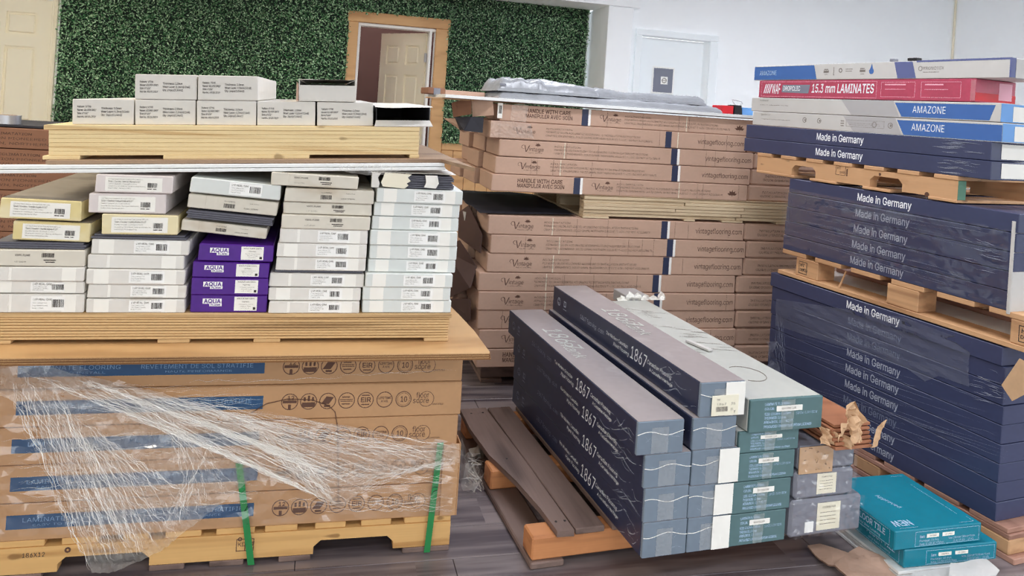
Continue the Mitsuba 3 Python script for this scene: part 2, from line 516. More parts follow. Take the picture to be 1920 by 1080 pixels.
# a passage behind the open door
struct('wall_passage', cat([cbox(dl - 0.25, dl - 0.15, 0.12, 2.2, 0, CEIL), cbox(dl - 0.25, drr + 0.9, 2.2, 2.3, 0, CEIL), cbox(drr + 0.8, drr + 0.9, 0.12, 2.2, 0, CEIL)]), 'm_wall_brown', label='brown walls of the passage behind the open door')

# wooden casing of the doorway
ol, orr = float(Wf.hit(650, 100)[0]), float(Wf.hit(838, 100)[0])
oz = float(Wf.hit(750, 29)[2])
cas = num('trim_002'); labels[cas] = {'kind': 'structure', 'label': 'rough pine casing around the open doorway'}
put(cas, 'header', cbox(ol - 0.012, orr + 0.012, -0.05, 0.0, dz, oz, 0.004), 'm_trim_wood', Wf)
put(cas, 'jamb_board', cbox(ol, dl, -0.045, 0.0, 0, dz, 0.004), 'm_trim_wood', Wf)
put(cas, 'jamb_board', cbox(drr, orr, -0.045, 0.0, 0, dz, 0.004), 'm_trim_wood', Wf)
put(cas, 'white_jamb', cat([cbox(dl, dl + 0.025, -0.02, 0.12, 0, dz, 0.002), cbox(drr - 0.06, drr - 0.035, -0.02, 0.12, 0, dz, 0.002), cbox(dl, drr, -0.02, 0.12, dz - 0.03, dz - 0.002, 0.002)]), 'm_white', Wf, label='white inner jamb')


def panel_door(key, w, h, fr, bsdf, th=0.04):
    """A six-panel door: slab with sunk fields and a raised panel in each."""
    st = 0.11 * w / 0.8
    cw = (w - 3 * st) / 2
    rows = [(h * 0.845, h * 0.94), (h * 0.475, h * 0.795), (h * 0.09, h * 0.40)]
    slabp = Polygon([(0, 0), (w, 0), (w, h), (0, h)])
    fields = [(st + i * (cw + st), a, cw, b - a) for (a, b) in rows for i in (0, 1)]
    for x, z, ww, hh in fields:
        slabp = slabp.difference(Polygon([(x, z), (x + ww, z), (x + ww, z + hh), (x, z + hh)]))
    put(key, 'slab', cat([prism(slabp, 0, th), cbox(0.01, w - 0.01, 0.016, th - 0.016, 0.01, h - 0.01, 0.001)]), bsdf, fr)
    for x, z, ww, hh in fields:
        put(key, 'panel', cbox(x + 0.016, x + ww - 0.016, 0.003, th - 0.003, z + 0.016, z + hh - 0.016, 0.0125), bsdf, fr)


# open door leaf, hinged on the right
k = num('door_2'); labels[k] = {'kind': 'structure', 'label': 'open cream six-panel door inside the pine casing'}
hx = drr - 0.075
lw = drr - dl - 0.09
ang = 52
panel_door(k, lw, dz - 0.05, Wf.at(hx - lw * math.cos(math.radians(ang)), 0.10 + lw * math.sin(math.radians(ang)), 0.012, -ang), 'm_door_cream')
put(k, 'hinge', cbox(hx - 0.01, hx + 0.012, 0.075, 0.1, 1.78, 1.87, 0.002), 'm_tape_grey', Wf)
# left door
k = num('door_1'); labels[k] = {'kind': 'structure', 'label': 'closed cream six-panel door at the left edge'}
panel_door(k, d1w - 0.01, 2.05, Wf.at(d1r - d1w + 0.005, 0.02, 0.01), 'm_door_cream')
tr = num('trim_003'); labels[tr] = {'kind': 'structure', 'label': 'cream moulded casing of the left door'}
dre = float(Wf.hit(104, 120)[0])
for i, (a, b, th) in enumerate(((d1r, d1r + (dre - d1r) * 0.4, 0.012), (d1r + (dre - d1r) * 0.42, d1r + (dre - d1r) * 0.72, 0.02), (d1r + (dre - d1r) * 0.74, dre, 0.03))):
    put(tr, 'casing', cbox(a, b, -th, 0.0, 0, zs, 0.003), 'm_door_cream', Wf)
# white door in the right-hand wall
k = num('door_3'); labels[k] = {'kind': 'structure', 'label': 'flush white door with a notice beside the white column'}
put(k, 'slab', cbox(d3l + 0.005, d3r - 0.035, dwy + 0.05, dwy + 0.09, 0.01, d3z - 0.01, 0.002), 'm_door_white', Wf)
for sc_z in (1.55, 1.42): put(k, 'screw', cbox(d3r - 0.06, d3r - 0.05, dwy + 0.045, dwy + 0.05, sc_z, sc_z + 0.01, 0.001), 'm_tape_grey', Wf)
t3 = num('trim_004'); labels[t3] = {'kind': 'structure', 'label': 'white casing of the flush white door'}
tz = float(Wf.hit(1265, 60, dwy)[2])
tx0, tx1 = float(Wf.hit(1188, 110, dwy)[0]), float(Wf.hit(1343, 110, dwy)[0])
put(t3, 'header', cbox(tx0, tx1, dwy - 0.03, dwy, d3z, tz, 0.004), 'm_door_white', Wf)
put(t3, 'casing', cbox(d3r, tx1, dwy - 0.03, dwy, 0, d3z, 0.004), 'm_door_white', Wf)
put(t3, 'casing', cbox(tx0, d3l, dwy - 0.03, dwy, 0, d3z, 0.004), 'm_door_white', Wf)
# notice on the white door
na, nb = Wf.hit(1223, 172, dwy + 0.05), Wf.hit(1262, 130, dwy + 0.05)
k = thing('door_notice', 'dark grey notice with a round emblem taped to the white door', 'sign')
Nf = Wf.at(na[0], dwy + 0.049, na[2])
nw, nh = nb[0] - na[0], nb[2] - na[2]
put(k, 'backing', cbox(-0.015, nw + 0.015, -0.004, 0, -0.015, nh + 0.015, 0.001), 'm_white', Nf)
put(k, 'sheet', front(quads2d([(0, 0, nw, nh)]), -0.004), 'm_notice', Nf)
put(k, 'emblem_field', front(quads2d([(nw * 0.38, nh * 0.34, nw * 0.36, nh * 0.32)]), -0.005), 'm_white', Nf)
put(k, 'emblem', front(cat([ring2d(nw * 0.56, nh * 0.5, nh * 0.08, nh * 0.11), quads2d([(nw * 0.48, nh * 0.49, nw * 0.16, nh * 0.03)])]), -0.006), 'm_ink_soft', Nf)

# hedge: small leaves over a dark backing, around the doorway
zw = float(Wf.hit(840, 268)[2])          # top of the wooden panelling
hx0 = float(Wf.hit(110, 100)[0])
hk = thing('hedge_panel', 'artificial green boxwood hedge covering the back wall around the pine doorway', 'hedge', kind='stuff')
zone = Polygon([(hx0, zw), (xr, zw), (xr, zs), (hx0, zs)]).difference(Polygon([(ol - 0.005, 0), (orr + 0.005, 0), (orr + 0.005, oz), (ol - 0.005, oz)]))
put(hk, 'backing', prism(zone, -0.012, -0.002), 'm_hedge_back', Wf)
import shapely
N = 62000
xs, zz = nrg.uniform(hx0, xr, N), nrg.uniform(zw, zs, N)
ok = shapely.contains_xy(zone.buffer(0.012), xs, zz)
xs, zz = xs[ok], zz[ok]; n = len(xs)
clump = meshkit.noise(np.stack([xs * 9, zz * 9, zz * 0], 1), 3)
yy = -0.015 - 0.05 * nrg.random(n) * (0.45 + clump)
L = nrg.uniform(0.016, 0.03, n); Wd = L * nrg.uniform(0.42, 0.6, n)
ax = nrg.normal(size=(n, 3)); ax[:, 1] = -np.abs(ax[:, 1]) * 0.7 - 0.15; ax[:, 2] += 0.15
ax /= np.linalg.norm(ax, axis=1, keepdims=True)
nn = nrg.normal(size=(n, 3)) * 0.7 + [0, -1, 0.6]
sd = np.cross(ax, nn); sd /= np.linalg.norm(sd, axis=1, keepdims=True)
up = np.cross(sd, ax)
c0 = np.stack([xs, yy, zz], 1)
V = np.stack([c0, c0 + ax * L[:, None] * 0.5 + sd * Wd[:, None] / 2 + up * Wd[:, None] * 0.14, c0 + ax * L[:, None], c0 + ax * L[:, None] * 0.5 - sd * Wd[:, None] / 2 + up * Wd[:, None] * 0.14], 1).reshape(-1, 3)
q = np.arange(n)[:, None] * 4
Ff = np.vstack([q + [0, 1, 2], q + [0, 2, 3]])
ga, gb = np.array(lin((50, 106, 60))), np.array(lin((206, 226, 190)))
tcol = (nrg.random(n) ** 1.7)[:, None]
bl = meshkit.noise(np.stack([xs * 1.3, zz * 1.3, zz * 0 + 4], 1), 5)[:, None]
col = ga * (1 - tcol) + gb * tcol
col *= (0.75 + 0.5 * bl) * np.array([0.9, 1.0, 0.95])
scene[num(hk + '__leaves')] = {**mikit.ply((V, Ff), 'm_leaf', color=np.repeat(np.clip(col, 0, 1), 4, 0)), 'to_world': T(Wf.M)}
labels[hk + '__leaves'] = {'kind': 'stuff'}

# an unseen lamp added to brighten the passage behind the open door
k = thing('added_passage_lamp', 'small unseen lamp added to brighten the passage behind the open door', 'lamp')
lx, ly = (dl + drr) / 2 - 0.25, 1.0
put(k, 'housing', cbox(lx - 0.22, lx + 0.22, ly - 0.22, ly + 0.22, CEIL - 0.05, CEIL - 0.001, 0.005), 'm_white', Wf)
q = trimesh.Trimesh([[lx - 0.2, ly - 0.2, CEIL - 0.052], [lx - 0.2, ly + 0.2, CEIL - 0.052], [lx + 0.2, ly + 0.2, CEIL - 0.052], [lx + 0.2, ly - 0.2, CEIL - 0.052]], [[0, 1, 2], [0, 2, 3]], process=False)
scene[put(k, 'diffuser', q, 'm_white', Wf)]['emitter'] = {'type': 'area', 'radiance': {'type': 'rgb', 'value': [7.0, 6.6, 6.2]}}

# vertical pine planks under the hedge
pk = num('wall_panelling'); labels[pk] = {'kind': 'structure', 'label': 'vertical pine plank panelling below the hedge'}
x = orr + 0.004
base = P(cbox(0.002, 0.118, -0.022, 0, 0, zw - 0.07, 0.003), 'm_trim_wood')
while x < xr - 0.1:
    put(pk, 'plank', base, fr=Wf.at(x, 0, 0)); x += 0.12
x = hx0
while x < ol - 0.13:
    put(pk, 'plank', base, fr=Wf.at(x, 0, 0)); x += 0.12
put(pk, 'cap_rail', cbox(orr + 0.003, xr, -0.035, 0, zw - 0.07, zw, 0.004), 'm_trim_wood', Wf)
put(pk, 'cap_rail', cbox(hx0, ol - 0.003, -0.035, 0, zw - 0.07, zw, 0.004), 'm_trim_wood', Wf)

# added ceiling lamps, unseen above the frame, to light the stacks
for i, (lx, ly, c) in enumerate([(-2.6, -2.6, LAMP_WARM), (-2.6, -5.2, LAMP_WARM), (-2.6, -7.8, LAMP_WARM), (0.6, -2.9, LAMP_COOL), (0.6, -5.2, LAMP_COOL), (0.6, -7.8, LAMP_COOL),
                                 (3.4, -2.6, LAMP_COOL), (3.4, -5.2, LAMP_COOL), (3.4, -7.8, LAMP_COOL)]):
    k = thing('added_ceiling_lamp', 'added white ceiling lamp, unseen, lighting the stacks', 'lamp', 'added ceiling lamps')
    put(k, 'housing', cbox(lx - 0.65, lx + 0.65, ly - 0.17, ly + 0.17, CEIL - 0.06, CEIL - 0.001, 0.005), 'm_white', Wf)
    q = trimesh.Trimesh([[lx - 0.6, ly - 0.14, CEIL - 0.062], [lx - 0.6, ly + 0.14, CEIL - 0.062], [lx + 0.6, ly + 0.14, CEIL - 0.062], [lx + 0.6, ly - 0.14, CEIL - 0.062]], [[0, 1, 2], [0, 2, 3]], process=False)
    kk = put(k, 'diffuser', q, 'm_white', Wf)
    scene[kk]['emitter'] = {'type': 'area', 'radiance': {'type': 'rgb', 'value': list(c)}}

# ================================================================== pile A: vinyl boxes on pallets, at the left
A = frame(-0.097, 2.429, 0, YAW)
hx_ = lambda px, py, y=0.0: A.hit(px, py, y)

# --- bottom pallet
k = thing('wooden_pallet', 'yellow pine pallet with notched runner under the tan laminate cartons', 'pallet')
PT = 0.108
xl, xr_ = -1.30, -0.008
nt = []
for a, b in ((108, 281), (586, 736)):
    nt.append((hx_(a, 1050)[0], hx_(b, 1030)[0]))
pg = Polygon([(xl, 0.016), (xr_, 0.016), (xr_, 0.089), (xl, 0.089)])
for a, b in nt:
    pg = pg.difference(Polygon([(a, -1), (b, -1), (b, 0.038), (b - 0.02, 0.056), (a + 0.02, 0.056), (a, 0.038)]))
runner = P(prism(pg, 0, 0.04), 'm_pine')
for y in (0.0, 0.46, 0.94): put(k, 'runner', runner, fr=A.at(0, y, 0))
gaps = [(85, 117), (187, 232), (280, 311), (378, 406), (478, 497), (558, 591), (648, 677), (733, 758)]
ex = [xl] + [v for g in gaps for v in (hx_(g[0], 985)[0], hx_(g[1], 985)[0])] + [xr_]
for i in range(0, len(ex), 2):
    put(k, 'deck_board', cbox(ex[i], ex[i + 1], 0.002, 0.98, 0.0895, PT, 0.002), 'm_pine', A)
for a, b in ((281, 346), (393, 457), (522, 582), (753, 840), (20, 80)):
    put(k, 'bottom_board', cbox(hx_(a, 1045)[0], hx_(b, 1045)[0], -0.004, 0.98, 0.0, 0.0155, 0.002), 'm_old_board', A)
put(k, 'knot', front(cat([ring2d(hx_(127, 1031)[0], hx_(127, 1031)[2], 0.003, 0.008), ring2d(hx_(450, 1011)[0], hx_(450, 1011)[2], 0.003, 0.006)]), 0), 'm_ink_brown', A)
s0 = hx_(40, 1046)
put(k, 'stencil', front(fit('186X12', s0[0], s0[2], 0.058, 0.012), 0), 'm_ink', A)
s0 = hx_(442, 1034)
put(k, 'stamp', front(cat([frame2d(s0[0], s0[2], 0.05, 0.036, 0.002), quads2d([(s0[0] + 0.024, s0[2], 0.002, 0.036)]), mv(txt('HT', 0.012), s0[0] + 0.029, s0[2] + 0.014), mv(txt('KD', 0.012), s0[0] + 0.004, s0[2] + 0.014)]), 0), 'm_ink_brown', A)

# --- tan cartons, five rows
CR = [0.108 + 0.1055 * i for i in range(6)]
ICONS = [546, 582, 620, 655, 690, 727, 762, 795]
irow = 3
iz = (CR[irow] + CR[irow + 1]) / 2
ixs = [hx_(544 + i * 35.5, 742)[0] for i in range(7)]
xL = -1.335


def icon_mesh():
    ms = []
    for i, x in enumerate(ixs):
        r = 0.0245
        ms.append(ring2d(x, 0.053, r - 0.0022, r))
        if i == 0: ms += [quads2d([(x - 0.02, 0.049, 0.04, 0.008)]), mv(txt('12', 0.012, True), x - 0.008, 0.0585), quads2d([(x - 0.004, 0.031, 0.008, 0.014)])]
        if i == 1: ms += [quads2d([(x - 0.019, 0.036, 0.038, 0.014), (x - 0.015, 0.054, 0.006, 0.012), (x - 0.003, 0.054, 0.006, 0.016), (x + 0.009, 0.054, 0.006, 0.012)])]
        if i == 2: ms += [trimesh.Trimesh([[x - 0.019, 0.044, 0], [x + 0.004, 0.044, 0], [x + 0.018, 0.064, 0], [x - 0.004, 0.067, 0]], [[0, 1, 2], [0, 2, 3]]), quads2d([(x - 0.01, 0.035, 0.018, 0.006)])]
        if i == 3: ms += [quads2d([(x - 0.018, 0.05, 0.036, 0.002), (x - 0.02, 0.055, 0.038, 0.002), (x - 0.014, 0.062, 0.024, 0.003), (x - 0.014, 0.041, 0.024, 0.003)])]
        if i == 4: ms += [fit('EiR', x - 0.016, 0.047, 0.032, 0.014, bold=True), quads2d([(x - 0.012, 0.066, 0.024, 0.003), (x - 0.012, 0.038, 0.024, 0.003)])]
        if i == 5: ms += [fit('LIFETIME', x - 0.019, 0.055, 0.038, 0.007, bold=True), fit('À VIE', x - 0.011, 0.045, 0.022, 0.006, bold=True)]
        if i == 6: ms += [fit('10', x - 0.011, 0.045, 0.022, 0.016, bold=True), ring2d(x, 0.053, 0.0185, 0.0195)]
    x = hx_(795, 742)[0]
    ms += [fit('floor', x - 0.024, 0.056, 0.04, 0.017), fit('score', x - 0.034, 0.040, 0.05, 0.017), ring2d(x + 0.008, 0.052, 0.0225, 0.024), fit('CERTIFIED', x + 0.026, 0.033, 0.036, 0.005)]
    return P(front(cat(ms)), 'm_ink_brown')


icons = icon_mesh()
bandL, bandR = hx_(28, 800)[0], hx_(494, 742)[0]
band = P(front(quads2d([(bandL, 0.034, bandR - bandL, 0.039)])), 'm_band_blue')
bw = bandR - bandL
bandtxt = P(front(cat([fit('LAMINATE FLOORING', bandL + bw * 0.06, 0.053, bw * 0.34, 0.012), fit('EASY TO INSTALL', bandL + bw * 0.1, 0.041, bw * 0.24, 0.006),
                       fit('REVÊTEMENT DE SOL STRATIFIÉ', bandL + bw * 0.48, 0.053, bw * 0.47, 0.012), fit('HAUTE PERFORMANCE', bandL + bw * 0.58, 0.041, bw * 0.28, 0.006)]), 0, 0.0014), 'm_ink_band')
jx = [0.0, 0.004, 0.001, 0.006, 0.004]
for i in range(5):
    k = thing('laminate_carton', f'long tan laminate carton with a blue band, {ORD[i]} under the plywood sheet', 'carton', 'tan laminate cartons')
    fr = A.at(jx[i] - 0.006, 0, CR[i])
    put(k, 'body', cbox(xL, 0, 0, 0.235, 0.0, 0.1045, 0.003, 0.0015), 'm_tan_card', fr)
    put(k, 'band', band, fr=fr, label='blue band'); put(k, 'lettering', bandtxt, fr=fr); put(k, 'icons', icons, fr=fr, label='row of round icons')
for i in range(5):
    for j in range(1, 4):
        k = thing('laminate_carton', 'plain tan laminate carton in the rows behind the front cartons', 'carton', 'tan laminate cartons behind')
        put(k, 'body', cbox(xL, -0.004, 0.24 * j, 0.24 * j + 0.235, CR[i], CR[i] + 0.1045, 0.003), 'm_tan_card', A)
# corner board and green straps
k = solo('corner_board', cat([cbox(hx_(828, 890)[0], 0.004, -0.006, -0.001, 0.11, 0.335, 0.001), cbox(0.0045, 0.008, -0.006, 0.06, 0.11, 0.335, 0.001)]), 'm_tan_card', A, 'tan card edge protector at the right end of the tan cartons', 'edge protector')
for nm, (a, b, c_, d_), l in (('r', (826, 830, 801, 1025), 'green plastic strap near the right end of the tan cartons'), ('l', (448, 868, 472, 1042), 'green plastic strap down the middle of the tan cartons')):
    p0, p1 = hx_(a, b, -0.012), hx_(c_, d_, -0.012)
    w = 0.0095
    top_ = 0.64
    sl = slab([[p0[0] - w, -0.012, p0[2]], [p0[0] + w, -0.012, p0[2]], [p1[0] + w, -0.012, 0.003], [p1[0] - w, -0.012, 0.003]], 0.0012)
    solo('green_strap', sl, 'm_green_strap', A, l, 'strap')

# --- plywood sheet with a bowed right edge
PZ0, PZ1 = 0.6365, 0.6555
pe = [(-1.55, -0.12), (0.052, -0.118), (0.056, -0.105), (0.05, 0.1), (0.032, 0.3), (0.01, 0.5), (-0.02, 0.72), (-0.03, 1.05), (-1.55, 1.05)]
k = thing('plywood_sheet', 'large plywood sheets with a bowed right edge under the laminated pallet', 'plywood sheet')
for i in range(6):
    m = trimesh.creation.extrude_polygon(Polygon(pe), 0.0031 if i < 5 else 0.0029, engine='earcut'); m.apply_translation([0, 0, PZ0 + i * 0.0032])
    put(k, 'ply_layer', m, 'm_ply_face' if i in (1, 3, 5) else 'm_ply_dark', A.at([0.004, 0, 0.003, 0, 0.002, 0][i], [-0.003, 0.001, -0.001, 0.002, 0, 0][i], 0))

# --- laminated pallet 2
P2B, P2T = PZ1 + 0.0005, 0.742
k = thing('wooden_pallet', 'low pallet of layered plywood under the white vinyl boxes', 'pallet')
x2r = hx_(843, 615)[0]
pg = Polygon([(-1.42, P2B + 0.01), (x2r, P2B + 0.01), (x2r, P2T - 0.012), (-1.42, P2T - 0.012)])
lay = P2T - 0.012 - P2B - 0.01
nl = 8
for i in range(nl):
    z = P2B + 0.01 + lay * i / nl
    put(k, 'layer', cbox(-1.42, x2r + rng.uniform(-0.004, 0.001), rng.uniform(0, 0.004), 0.06, z + 0.0007, z + lay / nl - 0.0007, 0.001), 'm_ply_edge', A)
for y in (0.5, 1.08): put(k, 'runner', cbox(-1.42, x2r, y, y + 0.06, P2B + 0.01, P2T - 0.012, 0.002), 'm_ply_edge', A)
put(k, 'deck', cbox(-1.42, x2r + 0.003, -0.004, 1.16, P2T - 0.0115, P2T, 0.001), 'm_ply_edge', A)
for a, b in ((-30, 20), (295, 355), (475, 525), (795, 840)):
    put(k, 'foot', cbox(hx_(a, 640)[0], min(hx_(b, 640)[0], x2r), 0.0, 1.14, P2B, P2B + 0.0098, 0.001), 'm_ply_edge', A)

# --- white vinyl boxes: columns of (left, right, top, bottom in the photograph, kind, right side down in degrees)
COLS = [
    ('leftmost column', [(-20, 158, 551, 581, 'w', 0), (-20, 158, 526, 551, 'w', 0), (-20, 158, 500, 525, 'n', 0), (-20, 160, 468, 498, 'w2', 0), (-20, 162, 455, 467, 'k', 0), (22, 170, 416, 452, 'y', 1.0), (-2, 153, 374, 412, 'y', 1.0)]),
    ('second column', [(160, 347, 560, 587, 'w', 0), (163, 350, 533, 559, 'w', 0), (160, 347, 505, 532, 'w', 0), (163, 346, 478, 503, 'n', 0), (170, 356, 449, 477, 'w', 0), (170, 352, 441, 448, 'k', 0), (190, 335, 402, 440, 'yc', -0.8), (165, 312, 363, 400, 'p', -0.6), (178, 325, 326, 362, 'p', -0.6)]),
    ('third column', [(357, 501, 552, 583, 'a', 0), (358, 503, 521, 551, 'a', 0), (360, 505, 491, 521, 'a', 0.3), (371, 513, 458, 490, 'a', 0.3), (338, 500, 419, 440, 'w3', 5.2), (345, 518, 401, 417, 'k', 4.4), (349, 521, 371, 397, 'w3', 4.2), (354, 526, 339, 368, 'big', 3.6)]),
    ('fourth column', [(503, 675, 565, 589, 'w', 0), (503, 677, 539, 564, 'w', 0), (504, 683, 513, 538, 'w', 0), (510, 682, 507, 511, 'k', 0), (517, 687, 483, 506, 'w', 0), (518, 688, 457, 482, 'w', 0), (523, 690, 430, 455, 'w', 0), (527, 695, 404, 427, 'w2', 0), (530, 698, 380, 403, 'w2', 0), (533, 702, 354, 378, 'w3', 0), (507, 673, 323, 351, 'w2', 0.8)]),  # thin k row fills a shaded gap with a dark strip
    ('rightmost column', [(679, 846, 563, 588, 'c', 0), (680, 845, 538, 562, 'c', 0), (685, 849, 513, 537, 'c', 0), (690, 854, 487, 512, 'c', 0), (693, 857, 460, 486, 'c', 0), (694, 858, 433, 459, 'c', 0), (697, 860, 407, 432, 'c', 0), (701, 862, 381, 406, 'c', 0), (706, 868, 355, 380, 'c', 0)]),
]
BODY = {'w': 'm_white_card', 'w2': 'm_cream_card', 'w3': 'm_cream_card', 'n': 'm_white_card', 'c': 'm_cool_card', 'y': 'm_yellow_card', 'yc': 'm_yellow_card', 'p': 'm_pink_card', 'a': 'm_purple', 'k': 'm_plank_dark', 'big': 'm_cool_card'}
DESC = {'w': 'white vinyl box with small barcode label', 'w2': 'off-white vinyl box with wide barcode', 'w3': 'off-white vinyl box with low barcode', 'n': 'plain white vinyl box without label',
        'c': 'clean white vinyl box', 'y': 'yellow vinyl box with white label', 'yc': 'cream-yellow vinyl box with white label', 'p': 'pinkish vinyl box with white label', 'a': 'purple box with white AQUA lettering', 'big': 'thick white vinyl box'}


def label_small(w, h, s):
    return [(front(cat([mv(txt('LVP REAL OAK', 0.0055, True, sx=0.9), w * 0.45, h * 0.66), mv(txt('Color: Natural 150', 0.003), w * 0.45, h * 0.5), mv(txt('Vinyl Plank Flooring', 0.003), w * 0.45, h * 0.36), mv(txt('Made in China', 0.003), w * 0.45, h * 0.22)]), 0, 0.0014), 'm_ink_soft', 'lettering'),
            (front(barcode(w * 0.655, h * 0.3, 0.03, h * 0.42, s), 0, 0.0014), 'm_ink', 'barcode'), (front(quads2d([(w * 0.43, h * 0.12, w * 0.36, h * 0.76)])), 'm_white', 'label')]


def label_wide(w, h, s):
    return [(front(cat([fit('VINYL PLANK', w * 0.26, h * 0.6, w * 0.16, h * 0.12, bold=True), fit('LOT 20190', w * 0.26, h * 0.22, w * 0.12, h * 0.08)]), 0, 0.0014), 'm_ink_soft', 'lettering'), (front(cat([barcode(w * 0.54, h * 0.55, w * 0.13, h * 0.25, s), quads2d([(w * 0.56, h * 0.36, w * 0.13, h * 0.05), (w * 0.58, h * 0.24, w * 0.1, h * 0.05)])]), 0, 0.0014), 'm_ink', 'barcode')]


def label_top(w, h, s):
    return [(front(cat([fit('FLOORING', w * 0.4, h * 0.66, w * 0.12, h * 0.1), fit('Made in China', w * 0.68, h * 0.66, w * 0.1, h * 0.07), fit('1234 57890', w * 0.62, h * 0.28, w * 0.16, h * 0.09, bold=True)]), 0, 0.0014), 'm_ink_soft', 'lettering'), (front(barcode(w * 0.4, h * 0.24, w * 0.12, h * 0.3, s)), 'm_ink', 'barcode')]


def label_big(w, h, s, color):
    x0, x1 = w * 0.13, w * 0.86
    L = x1 - x0
    return [(front(quads2d([(x0, h * 0.1, L, h * 0.76)])), 'm_paper', 'label'),
            (front(cat([fit('1/2" Real Wood Veneer Flooring Click HDF Core', x0 + L * 0.05, h * 0.72, L * 0.6, h * 0.055), fit('Color / Couleur : ' + color, x0 + L * 0.05, h * 0.58, L * 0.56, h * 0.085, bold=True),
                        fit('Quantity / Quantité : 21.28 sq.ft / 1.98 m2', x0 + L * 0.05, h * 0.46, L * 0.5, h * 0.06), fit('Imported by / Importé par : flooring distribution inc.', x0 + L * 0.05, h * 0.34, L * 0.66, h * 0.055), fit('Made in China / Fabriqué en Chine', x0 + L * 0.05, h * 0.22, L * 0.4, h * 0.06)]), 0, 0.0014), 'm_ink_soft', 'lettering'),
            (front(barcode(x0 + L * 0.74, h * 0.32, L * 0.17, h * 0.26, s), 0, 0.0014), 'm_ink', 'barcode'), (front(quads2d([(x0 + L * 0.74, h * 0.22, L * 0.08, h * 0.04), (x0 + L * 0.84, h * 0.22, L * 0.06, h * 0.04)]), 0, 0.0014), 'm_ink', 'lettering')]


def label_aqua(w, h, s):
    x0 = w * 0.565
    return [(front(quads2d([(x0, h * 0.1, w * 0.3, h * 0.78)])), 'm_paper', 'label'),
            (front(cat([fit('AQUA', w * 0.17, h * 0.52, w * 0.22, h * 0.22, bold=True), fit('PLANK', w * 0.26, h * 0.38, w * 0.13, h * 0.09, bold=True)]), 0, 0.0022), 'm_purple', 'lettering'),
            (front(trimesh.util.concatenate([mv(quads2d([(0, 0, w * 0.245, h * 0.29)]), w * 0.155, h * 0.48), mv(quads2d([(0, 0, w * 0.16, h * 0.15)]), w * 0.245, h * 0.345)]), 0, 0.0012), 'm_white', 'emblem'),
            (front(cat([fit('AQUA PLANK VINYL', x0 + w * 0.03, h * 0.74, w * 0.24, h * 0.07, bold=True), fit('CENTRAL', x0 + w * 0.1, h * 0.57, w * 0.1, h * 0.06, bold=True), fit('Waterproof vinyl flooring', x0 + w * 0.06, h * 0.44, w * 0.19, h * 0.045), fit('Made in China', x0 + w * 0.08, h * 0.33, w * 0.14, h * 0.045), fit('23.5 sq.ft', x0 + w * 0.09, h * 0.22, w * 0.11, h * 0.045)]), 0, 0.0014), 'm_ink_soft', 'lettering'),
            (front(quads2d([(x0 + w * 0.25, h * 0.16, w * 0.032, h * 0.14)]), 0, 0.0014), 'm_ink', 'mark')]


